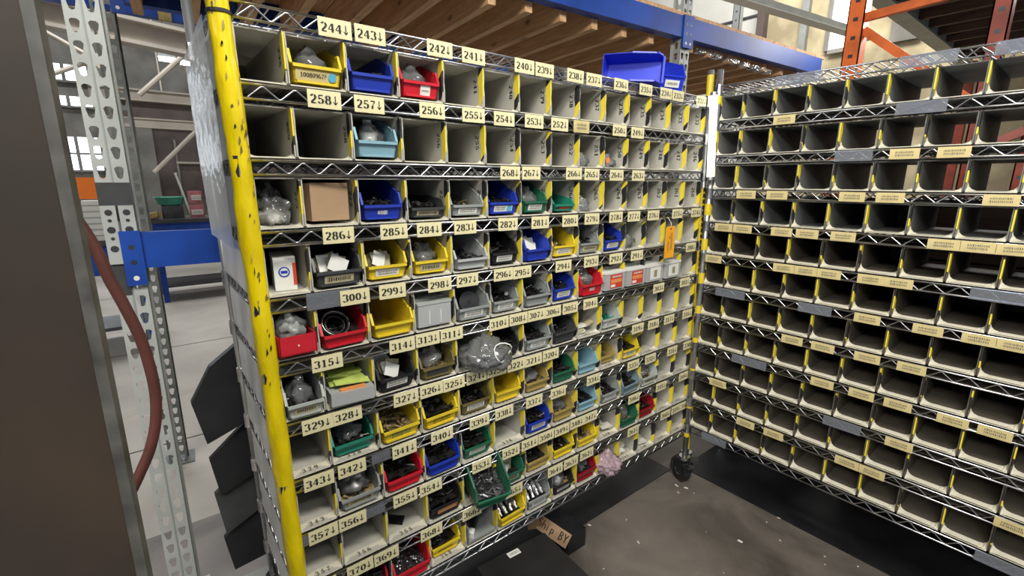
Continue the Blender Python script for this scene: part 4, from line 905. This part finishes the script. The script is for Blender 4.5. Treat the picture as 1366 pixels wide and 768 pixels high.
def heap_mesh(kind, w_, d, h, seed):
    rr = random.Random(seed); b = MB(); x = w_ * .425
    base = {'dark': M['oily'], 'oily': M['oily'], 'steel': M['dark_metal'], 'brass': M['brass'], 'bolts': M['dark_metal'], 'nuts': M['dark_metal'], 'shafts': M['oily'], 'green': M['teal']}[kind]
    # mounded fill; dark and oily kinds piled higher to darken the hopper
    nx, ny = 7, 7; vs = []
    for j in range(ny):
        for i in range(nx):
            X = -x + 2 * x * i / (nx - 1); Y = .012 + (d - .022) * j / (ny - 1)
            vs.append((X, Y, h * ((.36 if kind in ('dark', 'oily') else .24) + .26 * j / ny) + rr.uniform(-.005, .006)))
    b.add(vs, [(j * nx + i, j * nx + i + 1, (j + 1) * nx + i + 1, (j + 1) * nx + i) for j in range(ny - 1) for i in range(nx - 1)], base)
    cnt = {'nuts': 170, 'bolts': 60, 'shafts': 9}.get(kind, 30)
    for k in range(cnt):
        X = rr.uniform(-x * .88, x * .88); Y = rr.uniform(.016, d * .8); Z = h * ((.38 if kind in ('dark', 'oily') else .27) + .24 * Y / d) + rr.uniform(0, .006)
        a = rr.uniform(0, 6.28); dz = rr.uniform(-.4, .5)
        if kind == 'nuts':
            r = rr.uniform(.0028, .0045); dv = Vector((math.cos(a), math.sin(a), dz)).normalized() * r; b.rod(Vector((X, Y, Z)) - dv * .6, Vector((X, Y, Z)) + dv * .6, r, M['steel'], 6)
        elif kind == 'shafts':
            r = rr.uniform(.006, .0105); X = -x * .7 + 1.4 * x * (k % 4) / 3; b.tube([(X, .020 + .008 * (k // 4), h * .30 + .012 * (k // 4)), (X + rr.uniform(-.006, .006), .05, h * .62), (X + rr.uniform(-.01, .01), .085, h * .95)], [r, r, r * .7], M['steel'], 10)
        else:
            l_ = rr.uniform(.006, .016); r = rr.uniform(.002, .0042); dv = Vector((math.cos(a), math.sin(a), dz)).normalized() * l_; p = Vector((X, Y, Z + .002))
            m = rr.choice([base, base, M['dark_metal'], M['steel']] if kind in ('steel', 'bolts') else [base, base, base, M['dark_metal']])
            if kind == 'bolts': m = rr.choice([M['steel'], M['steel'], M['dark_metal']])
            b.rod(p - dv, p + dv, r, m, 6); 
            if rr.random() < .5: b.rod(p + dv * .8, p + dv * 1.15, r * 1.9, m, 6)
    return b.data('heap')
def bag_mesh(sx, sy, sz, seed, m, rough=.30):
    bm = bmesh.new(); bmesh.ops.create_icosphere(bm, subdivisions=4 if sx > .04 else 3, radius=1)
    for v in bm.verts:
        n0 = v.co.copy(); k = 1 + rough * noise.noise(n0 * 1.8 + Vector((seed * 3.1, 0, 0))) + rough * 1.15 * (.5 - 2 * abs(noise.noise(n0 * 2.6 + Vector((0, seed * 5.7, 0))))) + rough * .6 * (.5 - 2 * abs(noise.noise(n0 * 6.0 + Vector((0, seed * 5.7, 0)))))
        z = n0.z * k
        if z > .4: n0.x *= .72; n0.y *= .72
        v.co = Vector((n0.x * k * sx, n0.y * k * sy, max(z * sz, -sz * .62) + sz * .62))
    me = bpy.data.meshes.new('bag'); bm.to_mesh(me); bm.free(); me.materials.append(m); me.polygons.foreach_set('use_smooth', [True] * len(me.polygons)); return me
def sheets_mesh(w_, d, h, seed, m1, m2):
    rr = random.Random(seed); b = MB()
    for k in range(5):
        cx = rr.uniform(-.012, .012); y = .018 + .014 * k; tilt = rr.uniform(.2, .6); wd = w_ * rr.uniform(.14, .26); ht = h * rr.uniform(.18, .30)
        u = Vector((math.cos(.25 * (k - 2)), 0, math.sin(.25 * (k - 2)))); v = Vector((0, tilt, 1)).normalized(); v = (v - u * v.dot(u)).normalized()
        b.obox((cx, y + .012, h * .30 + ht), u * wd, v.cross(u) * .0006, v * ht, m1 if k % 2 == 0 else m2)
    b.box((-w_ * .38, .012, .004), (w_ * .38, d - .01, h * .28), M['oily'])
    return b.data('sheets')
CN = {'dark': ('dark_parts', 'dark oily parts heaped', 'parts'), 'oily': ('black_parts', 'loose black parts heaped', 'parts'), 'steel': ('steel_parts', 'steel odds and ends piled', 'parts'), 'brass': ('yellowed_parts', 'yellowed small parts heaped', 'parts'),
      'bolts': ('bolts', 'shiny steel bolts piled', 'bolts'), 'nuts': ('nuts', 'small shiny nuts heaped', 'nuts'), 'shafts': ('steel_shafts', 'thick steel shafts standing slanted', 'shafts'), 'green': ('green_parts', 'green moulded parts packed', 'parts'),
      'bag': ('plastic_bag', 'crumpled clear plastic bag stuffed', 'bag'), 'foil': ('foil_bag', 'crumpled silvery bag stuffed', 'bag'), 'paper': ('paper_slips', 'loose paper slips standing', 'papers'), 'ring': ('coiled_ring', 'black ring with steel edge lying', 'ring'), 'disc': ('round_disc', 'dark round disc standing', 'disc')}
LN = {'code': 'tan hand-written label', 'white': 'white label', 'sq': 'small square white label', 'tan': 'tan label', 'dark': 'dark label', 'orange': 'orange label', 'red': 'red label', 'dot': 'white label and blue dot', 'pen': 'white pen mark', 'scrawl': 'scrawled front', None: 'plain front'}
for (r, c), (colr, lk, cont, w_, h, fwd, yaw) in HOP.items():
    x0, x1, z = cellA(r, c); xc = (x0 + x1) / 2; d = .29; w_ = min(w_, x1 - x0 - .010)
    base = A_(xc, .010 - fwd, z + .0105)
    root = thing('hopper_bin', '%s plastic hopper bin, %s, %s row, %s cell from left' % (NAMES[colr], LN[lk], ORD[r - 1], ORD[c - 1]), 'bin', base, yaw, 'plastic hopper bins on the numbered rack')
    if (r, c) == (9, 5): root.rotation_euler = (math.radians(17), 0, yaw); root.location.z += .010
    link('body', hopper_mesh(w_, h, d, M[colr], .055 if h < .065 else .103), root); d = .19
    front_label(lk, w_, h, root, r * 20 + c)
    if cont:
        nm, desc, cat = CN[cont]; loc = root.location.copy(); lab = '%s in the %s hopper, %s row, %s cell' % (desc, NAMES[colr], ORD[r - 1], ORD[c - 1])
        if cont in ('bag', 'foil'):
            m = M['clear'] if cont == 'bag' else M['foil']
            me = bag_mesh(w_ * .34, .045, h * .48, r * 17 + c, m); o = link(nm, me, None, loc + Vector((0, .062, h * .20)), (0, 0, yaw))
            tag(o, lab, cat, 'bags and parts in the hopper bins')
            hp = heap_mesh('oily' if (r + c) % 2 else 'brass', w_, d, h * .75, r * 31 + c); o2 = link('loose_parts', hp, None, loc, (0, 0, yaw)); tag(o2, 'loose parts under the bag in the %s hopper, %s row, %s cell' % (NAMES[colr], ORD[r - 1], ORD[c - 1]), 'parts', 'bags and parts in the hopper bins', 'stuff')
        elif cont == 'paper':
            o = link(nm, sheets_mesh(w_, d, h, r * 13 + c, M['paper'], M['tan_paper'] if c != 7 else M['paper']), None, loc, (0, 0, yaw)); tag(o, lab, cat, 'bags and parts in the hopper bins', 'stuff')
        elif cont == 'ring':
            bm = bmesh.new(); me = bpy.data.meshes.new('ring'); b = MB(); n = 28
            for R0, rr0, m, zz in ((.034, .0045, M['black'], 0), (.034, .0018, M['steel'], .0050), (.024, .003, M['black'], -.004)):
                b.tube([(R0 * math.cos(6.2832 * k / n), R0 * math.sin(6.2832 * k / n), zz) for k in range(n + 1)], rr0, m, 8)
            bm.free(); o = link(nm, b.data('ring', True), None, loc + Vector((-.012, .036, h * .62)), (math.radians(50), 0, .1)); tag(o, lab, cat)
            o2 = link('dark_parts', heap_mesh('dark', w_, d, h, 99), None, loc, (0, 0, yaw)); tag(o2, 'dark parts heaped under the ring in the red hopper bin of cell 300', 'parts', kind='stuff')
        elif cont == 'disc':
            b = MB(); b.rod((0, -.003, 0), (0, .003, 0), .034, M['dark_metal'], 26); b.rod((0, -.004, 0), (0, .004, 0), .006, M['black'], 12); o = link(nm, b.data('disc'), None, loc + Vector((0, .03, .044)), (math.radians(-18), 0, 0)); tag(o, lab, cat)
        else:
            o = link(nm, heap_mesh(cont, w_, d, h, r * 7 + c), None, loc, (0, 0, yaw)); tag(o, lab, cat, 'bags and parts in the hopper bins', 'stuff')
            if (r, c) == (9, 5): o.rotation_euler = root.rotation_euler
            if (r, c) == (2, 3): pass

# ---- other things standing in the numbered cells
def at_cell(r, c, dx=0, y=.03, dz=.0): x0, x1, z = cellA(r, c); return A_((x0 + x1) / 2 + dx, y, z + .004 + dz)
o = tag(link('plastic_bag', bag_mesh(.046, .10, .060, 41, M['clear'], .35), None, at_cell(3, 1, .0, .15)), 'big crumpled clear bag slumped in the leftmost cell 273', 'bag')
o = tag(link('white_granules', bag_mesh(.040, .085, .024, 43, M['white_powder'], .15), None, at_cell(3, 1, .002, .14)), 'white granules inside the clear bag of cell 273', 'granules', kind='stuff')
o = thing('cardboard_box', 'plain brown cardboard box in cell 272, row three', 'box', at_cell(3, 2, .004, .026, .008), math.radians(7))
b = MB(); b.box((-.047, 0, 0), (.047, .16, .088), M['cardboard']); link('carton', b.data('carton'), o)
b = MB(); b.box((-.047, -.001, .0875), (.047, .079, .0895), M['cardboard']); link('flap', b.data('flap'), o); b = MB(); b.box((-.047, .081, .0875), (.047, .161, .0895), M['cardboard']); link('flap', b.data('flap'), o)
o = thing('carton', 'white carton with red edge and blue emblem in cell 287', 'box', at_cell(4, 1, .002, .045, .0), math.radians(-8))
b = MB(); b.box((-.024, 0, 0), (.024, .12, .080), M['paper']); link('carton', b.data('carton'), o)
b = MB(); b.box((.017, -.0008, .012), (.0245, .002, .066), M['red_paper']); link('red_edge', b.data('edge'), o)
b = MB(); b.rod((-.002, -.0012, .045), (-.002, .0, .045), .0125, M['blue'], 20); b.rod((-.002, -.0016, .045), (-.002, -.001, .045), .0095, M['paper'], 20); b.box((-.0095, -.0020, .0415), (.0055, -.0014, .0485), M['blue']); link('emblem', b.data('emblem'), o)
o = thing('open_box', 'bright red open box holding a wrapped grey part in cell 301', 'box', at_cell(5, 1, .0, -.012, .010), math.radians(3))
b = MB(); w2, dd, hh = .043, .14, .047
b.box((-w2, 0, 0), (w2, dd, .003), M['red']); b.box((-w2, 0, 0), (w2, .003, hh), M['red']); b.box((-w2, dd - .003, 0), (w2, dd, hh), M['red']); b.box((-w2, 0, 0), (-w2 + .003, dd, hh), M['red']); b.box((w2 - .003, 0, 0), (w2, dd, hh), M['red']); link('box_body', b.data('body'), o)
b = MB(); b.rod((0, -.002, .022), (0, .0, .022), .002, M['paper'], 10); link('rivet', b.data('rivet'), o)
tag(link('wrapped_part', bag_mesh(.032, .05, .045, 51, M['grey'], .4), None, at_cell(5, 1, .0, .06, .03)), 'grey wrapped part sticking out of the red box in cell 301', 'part')
o = thing('clear_box', 'cloudy clear ribbed plastic box in cell 298, row five', 'box', at_cell(5, 4, .0, .004, .008))
b = MB(); b.box((-.053, 0, 0), (.053, .13, .066), M['clear_box'])
link('box_body', b.data('body'), o); b = MB(); b.box((-.055, -.002, .064), (.055, .132, .070), M['pale_grey']); link('rim', b.data('rim'), o)
for x in (-.018, .018): b = MB(); b.box((x - .001, -.003, .006), (x + .001, 0, .045), M['paper']); link('rib', b.data('rib'), o)
for c, m, lab in ((10, 'red', 'left one of two clear cases with a red printed card'), (11, 'red', 'right one of two clear cases with a red printed card'), (12, None, 'pale case with grey print in cell 290'), (13, None, 'pale case with grey print in cell 289, last in line')):
    o = thing('parts_case', lab, 'case', at_cell(5, c, -.006 if c < 12 else -.012, -.012, .010), math.radians(2)); hw = .058 if c < 12 else .055
    b = MB(); b.box((-hw, 0, 0), (hw, .10, .066), M['clear_box']); link('case_body', b.data('body'), o)
    b = MB(); b.box((-hw - .002, -.002, .062), (hw + .002, .102, .070), M['paper']); link('lid', b.data('lid'), o)
    b = MB()
    if m: b.box((-hw * .55, -.0015, .006), (hw * .72, .0, .058), M['red_paper']); b.box((-hw * .48, -.0022, .026), (hw * .62, -.001, .040), M['orange_paper']); b.box((-hw * .48, -.0022, .010), (-hw * .05, -.001, .020), M['paper']); scribble(b, (.005, -.0028, .05), (1, 0, 0), (0, 0, 1), hw, .010, M['paper'], 1, c)
    else: b.box((-hw * .6, -.0015, .008), (hw * .7, .0, .058), M['paper']); b.box((-.012, -.0022, .018), (.010, -.001, .048), M['tan_paper']); scribble(b, (0, -.0026, .033), (1, 0, 0), (0, 0, 1), .02, .026, M['ink_faded'], 3, c)
    link('printed_card', b.data('card'), o)
for (r, c), s, lab in (((2, 9), .030, 'small shiny bag alone in cell 251'), ((3, 9), .032, 'small clear bag alone in cell 265'), ((4, 11), .040, 'hazy bag alone in cell 277'), ((6, 5), .0, '')):
    if s: tag(link('plastic_bag', bag_mesh(s, .035, s * .9, r * 9 + c, M['clear'], .4), None, at_cell(r, c, -.012, .05)), lab, 'bag')
o = tag(link('plastic_bag', bag_mesh(.034, .035, .027, 77, M['clear'], .4), None, at_cell(2, 10, -.008, .05)), 'small bag with an orange corner in cell 250', 'bag')
b = MB(); b.obox((0, 0, 0), (.010, 0, .004), (0, .004, 0), (-.003, 0, .008), M['orange_paper']); tag(link('orange_card', b.data('card'), None, at_cell(2, 10, -.030, .02, .024)), 'orange card beside the bag in cell 250', 'card')
b = MB(); b.obox((0, 0, .045), (.024, 0, .0), (0, .002, 0), (0, .004, .045), M['pale_grey']); tag(link('pale_card', b.data('card'), None, at_cell(2, 1, -.012, .38)), 'pale grey card leaning at the back of cell 259', 'card')
o = thing('parts_box', 'shallow cloudy box packed with lime green papers in cell 314', 'box', at_cell(6, 2, .0, -.020, .010), math.radians(-4))
b = MB(); b.box((-.055, 0, 0), (.055, .16, .034), M['clear_box']); link('box_body', b.data('body'), o)
b = MB(); rr = random.Random(2)
for k in range(9): b.obox((rr.uniform(-.006, .006), .03 + .014 * k, .042 + rr.uniform(-.003, .006)), (.044, 0, rr.uniform(-.004, .004)), (0, .012, .002), (0, 0, .0012), M['lime'])
b.box((-.03, .004, .032), (.035, .02, .038), M['orange_paper']); link('lime_papers', b.data('papers'), o)['kind'] = 'stuff'
xb = at_cell(6, 5, .03, .0, .0)
tag(link('plastic_bag', bag_mesh(.082, .075, .060, 88, M['clear'], .17), None, xb + Vector((0, -.01, .004))), 'big bulging clear bag spilling over the front of cell 311', 'bag')
b = MB(); pts = [(.02 + .030 * math.cos(a), -.075 - .01 * math.sin(a * 2), .062 + .030 * math.sin(a)) for a in [i * .45 for i in range(15)]]; b.tube(pts, .0022, M['paper'], 6); tag(link('bag_seam', b.data('seam', True), None, xb), 'white looped seam of the bulging bag in cell 311', 'tie')
tag(link('heap_in_bag', heap_mesh('steel', .12, .10, .05, 8), None, xb + Vector((-.01, -.05, .004))), 'steel parts inside the bulging clear bag of cell 311', 'parts', kind='stuff')
tag(link('plastic_bag', bag_mesh(.050, .055, .050, 91, M['pink_bag'], .4), None, at_cell(10, 10, -.01, .01)), 'pink tinted plastic bag in cell 362 of the lowest row', 'bag')
for (r, c), sd in (((9, 10), 1), ((10, 11), 2), ((10, 12), 3), ((6, 9), 4)):
    b = MB(); rr = random.Random(sd)
    for k in range(5): b.obox((rr.uniform(-.03, .03), rr.uniform(.01, .06), .008 + .007 * k), (.022, rr.uniform(-.01, .01), .004), (.004, .018, 0), (0, 0, .003), rr.choice([M['paper'], M['paper'], M['tan_paper'], M['white_powder']]))
    tag(link('paper_packets', b.data('packets'), None, at_cell(r, c)), 'small pale packets lying loose, %s row, %s cell from left' % (ORD[r - 1], ORD[c - 1]), 'packets', kind='stuff')
b = MB(); b.obox((0, .0, .001), (.030, -.03, 0), (.010, .012, 0.003), (0, 0, .0015), M['black']); tag(link('black_plate', b.data('plate'), None, at_cell(9, 3, -.02, .09, .004)), 'thin black plate lying in the otherwise empty cell 355', 'plate')
o = thing('grey_tray', 'open grey tray with a black bar, cell 367 of the lowest row', 'tray', at_cell(10, 5, .0, .0, .010))
b = MB(); b.box((-.056, 0, 0), (.056, .16, .006), M['grey']); b.box((-.056, 0, .006), (-.053, .16, .06), M['grey']); b.box((.053, .03, .006), (.056, .16, .085), M['grey']); link('tray_body', b.data('body'), o)
b = MB(); b.obox((-.006, .05, .022), (.030, .030, .008), (-.005, .008, 0), (0, 0, .008), M['black']); b.obox((-.030, .022, .016), (.008, .008, .002), (-.0055, .0085, 0), (0, 0, .0085), M['paper']); tag(link('black_bar', b.data('bar'), None, o.location), 'black bar with a white end lying in the grey tray of cell 367', 'bar')
# bottle in the pale blue bin of row two
o = thing('white_bottle', 'white capped bottle in the pale blue bin of cell 257', 'bottle', at_cell(2, 3, .0, .07, .012))
b = MB(); b.tube([(0, 0, 0), (0, 0, .055), (0, 0, .066), (0, 0, .072)], [.022, .022, .012, .010], M['paper'], 16); link('bottle', b.data('bottle', True), o); b = MB(); b.rod((0, 0, .072), (0, 0, .088), .011, M['pale_grey'], 14); link('cap', b.data('cap'), o)

# ---- orange hang tag
hp = on_y(893, 303, .02); o = thing('hang_tag', 'orange hang tag tied under the fourth wire shelf near the corner', 'tag', (1.612, -.024, 1.302))
b = MB(); wd, ht = .066, .130
b.add([(-wd / 2 + .008, 0, 0), (wd / 2 - .008, 0, 0), (wd / 2, 0, -.010), (wd / 2, 0, -ht), (-wd / 2, 0, -ht), (-wd / 2, 0, -.010)] + [(-wd / 2 + .008, .0012, 0), (wd / 2 - .008, .0012, 0), (wd / 2, .0012, -.010), (wd / 2, .0012, -ht), (-wd / 2, .0012, -ht), (-wd / 2, .0012, -.010)],
      [(5, 4, 3, 2, 1, 0), (6, 7, 8, 9, 10, 11)] + [(i, (i + 1) % 6, 6 + (i + 1) % 6, 6 + i) for i in range(6)], M['tag_orange']); cd_ = link('card', b.data('card'), o)
b = MB(); b.rod((0, -.001, -.010), (0, .0, -.010), .004, M['oily'], 12); text(b, 'G', (-.004, -.0015, -.052), (1, 0, 0), (0, 0, 1), .017, M['ink_faded'])
scribble(b, (-.012, -.0012, -.082), (0, 0, 1), (-1, 0, 0), .04, .010, M['ink_faded'], 1, 4); scribble(b, (.008, -.0012, -.062), (0, 0, 1), (-1, 0, 0), .07, .012, M['ink_faded'], 2, 5); link('print', b.data('print'), cd_)
b = MB(); b.tube([(0, .0, -.010), (.004, .003, .012), (-.003, .012, .030), (.0, .022, .036)], .0012, M['paper'], 5); link('string', b.data('string'), o)
# ---- two bright blue bins on top
for i, (px, lab, yaw, tilt, w_, h) in enumerate(((850, 'bright blue hopper bin lying on its side on the top shelf', 1.35, 0, .105, .085), (896, 'bright blue hopper bin with white label, nearest the corner on top', -.25, 0, .135, .135))):
    z = zA(1) + .006; q = A_([1.44, 1.69][i], [.10, .02][i], z)
    o = thing('hopper_bin', lab, 'bin', q, yaw, 'bright blue bins on the top shelf')
    if i == 0: o.rotation_euler = (math.radians(78), 0, math.radians(10)); o.location = A_(1.40, .14, z + .006); o.rotation_euler = (math.radians(0), math.radians(-76), math.radians(8)); o.rotation_euler = (math.radians(8), math.radians(-80), math.radians(22)); o.location = A_(1.615, .01, z + .054)
    link('body', hopper_mesh(w_, h, .22 if i == 0 else .15, M['blue_bright'], h), o)
    b = MB()
    if i: b.obox((0, -.0035, .026), (.036, 0, 0), (0, .0008, .0), (0, -.003, .013), M['paper']); scribble(b, (0, -.0055, .026), (1, 0, 0), (0, 0, 1), .05, .012, M['ink_faded'], 1, 3); link('label', b.data('label'), o)
# ---- plastic sheet hung on the left end
b = MB(); n, mz = 10, 26; vs = []
for j in range(mz + 1):
    z = 1.80 - j * (1.80 - 1.325) / mz
    for i in range(n + 1):
        y = .020 + i * .43 / n; wv = .003 * noise.noise((y * 5, z * 3, 2)) + .0008 * noise.noise((y * 30, z * 12, 5))
        yy = y + (.0 if z > 1.6 else (1.6 - z) * .10)
        q = A_(XA0 - .026, yy if z > 1.6 else min(yy, .44), z); vs.append((q.x + wv, q.y, q.z))
b.add(vs, [(j * (n + 1) + i, j * (n + 1) + i + 1, (j + 1) * (n + 1) + i + 1, (j + 1) * (n + 1) + i) for j in range(mz) for i in range(n)], M['sheet'])
tag(link('plastic_sheet', b.data('sheet', True)), 'hazy plastic sheet hanging on the left end of the numbered rack', 'sheet')
# ---- glowing tube in the corner between the racks
o = thing('tube_lamp', 'upright glowing tube lamp in the gap between the two racks', 'lamp', (1.868, -.030, 1.50))
tp = Vector((0, .018, .330))
b = MB(); b.tube([(0, 0, 0), tp * .5, tp], .0150, M['tube_cool'], 14); link('tube', b.data('tube'), o)
b = MB(); b.rod(tp * -.04, (0, 0, 0), .016, M['galv'], 12); me = b.data('cap'); link('end_cap', me, o); link('end_cap', me, o, tp * 1.04)
b = MB(); b.rod((.016, .008, .0), tp + Vector((.016, .008, 0)), .006, M['galv'], 8); link('backplate', b.data('plate'), o)
# ---- black things leaning behind the left end
def fx(x, z): return (-.0904 + (x + .0904) * .862, 1.4756 - (1.4756 - z) * .862)
def slab_thing(label, pts, y, th, m='black', cat='board', name='leaning_board'):
    p = [fx(*q) for q in pts]; n = len(p); b = MB()
    vs = [(x, y + .12 * (z), z) for x, z in p] + [(x, y + .12 * z + th, z) for x, z in p]
    b.add(vs, [tuple(range(n)), tuple(range(2 * n - 1, n - 1, -1))] + [((i + 1) % n, i, n + i, n + (i + 1) % n) for i in range(n)], M[m])
    return tag(link(name, b.data('panel')), label, cat)
slab_thing('angular black plastic lid leaning highest behind the left end', [(-.03, .655), (.045, .78), (.16, .86), (.34, .86), (.34, .60), (.0, .485)], .52, .03)
slab_thing('second black panel below the angular lid, pale slanted edge', [(.0, .40), (.20, .56), (.34, .62), (.34, .36), (.02, .24)], .56, .02)
slab_thing('third black panel down, behind the yellow post', [(.0, .24), (.34, .47), (.34, .2), (.02, .06)], .58, .02, 'charcoal')
slab_thing('lowest black panel standing on the grey sill', [(.01, .03), (.36, .29), (.36, -.09), (.03, -.12)], .60, .02)
b = MB(); b.box((-.04, .545, 0), (.45, .60, .07), M['rack_grey']); tag(link('grey_sill', b.data('sill')), 'low grey metal sill on the floor under the black panels', 'rail')
# ---- black tote and cardboard in front, under the lowest shelf
o = thing('black_tote', 'black plastic tote with a small white label, front bottom', 'tote', (.765, -.06, 0), math.radians(-4))
b = MB(); b.box((-.135, -.42, 0), (.128, -.008, .236), M['black']); link('tote_body', b.data('body'), o)
b = MB(); b.box((-.143, -.43, .232), (.136, .0, .25), M['black']); link('lid', b.data('lid'), o)
b = MB(); b.box((-.032, -.030, .25), (.014, -.008, .2512), M['paper']); scribble(b, (-.009, -.019, .2516), (1, 0, 0), (0, 1, 0), .034, .012, M['ink_faded'], 2, 6); link('label', b.data('label'), o)
o = thing('cardboard_carton', 'low dark carton with a torn cardboard flap lettered Ship BY, beside the black tote', 'box', (1.07, .06, .0))
b = MB(); u = Vector((.012, -.078, -.004)); b.obox((.0, .0, .082), u, (.0012, .0, -.0010), (.018, 0, .022), M['cardboard']); link('flap', b.data('flap'), o)
b = MB(); b.obox((-.040, .075, .088), (.024, -.012, .0), (0, .0015, .001), (-.008, -.005, .030), M['cardboard']); link('flap', b.data('flap'), o)
b = MB(); un = u.normalized(); uz = Vector((.64, 0, .77)); text(b, 'Ship BY', Vector((-.0035, .0, .084)) - uz * .014, un, uz, .036, M['ink'], .60, xs=1.0); link('lettering', b.data('lett'), o)
b = MB(); b.box((.02, -.070, 0), (.12, .085, .085), M['black']); link('carton', b.data('carton'), o)
# ---- lamps above the aisle (real fittings for the lights)
for x, y, z, lab in ((.55, -1.9, 3.34, 'ceiling lamp fitting over the aisle behind the camera'), (-2.4, -1.8, 3.22, 'ceiling lamp fitting left of the camera')):
    o = thing('lamp_fitting', lab, 'lamp', (x, y, z)); b = MB(); b.box((-.68, -.16, .0), (.68, .16, .06), M['white_sheet']); link('housing', b.data('housing'), o)
    b = MB(); b.rod((0, 0, .06), (0, 0, 9 - z), .008, M['dark_metal']); link('cable', b.data('cable'), o)

# ---- scraps lying on the dark floor
b = MB(); rr = random.Random(12)
for k in range(55):
    x = rr.uniform(.9, 2.3); y = rr.uniform(-1.0, .12)
    if k < 4: x, y = [(1.86, -.06), (1.84, -.02), (1.72, -.40), (1.55, -.62)][k]
    r = rr.choice([.0018, .0022, .003, .0045]) if k > 3 else .006; a = rr.uniform(0, 3)
    b.obox((x, y, .0012), (r * math.cos(a) * 1.6, r * math.sin(a) * 1.6, 0), (-r * math.sin(a) * .7, r * math.cos(a) * .7, 0), (0, 0, .0012), rr.choice([M['paper'], M['paper'], M['tan_paper'], M['white_powder']]))
tag(link('floor_scraps', b.data('scraps')), 'tiny pale scraps scattered over the dark floor between the racks', 'scraps', kind='stuff')

for lo, hi, lab in (((.2, .075, 0), (1.93, 1.05, .005), 'added black sheet for the shade under the numbered rack'), ((2.0, -1.85, 0), (2.75, .05, .005), 'added black sheet for the shade under the right rack')):
    b = MB(); b.box(lo, hi, M['black']); tag(link('added_shade_sheet', b.data('mat')), lab, 'mat')  # thin black sheets added to deepen the shade under both racks
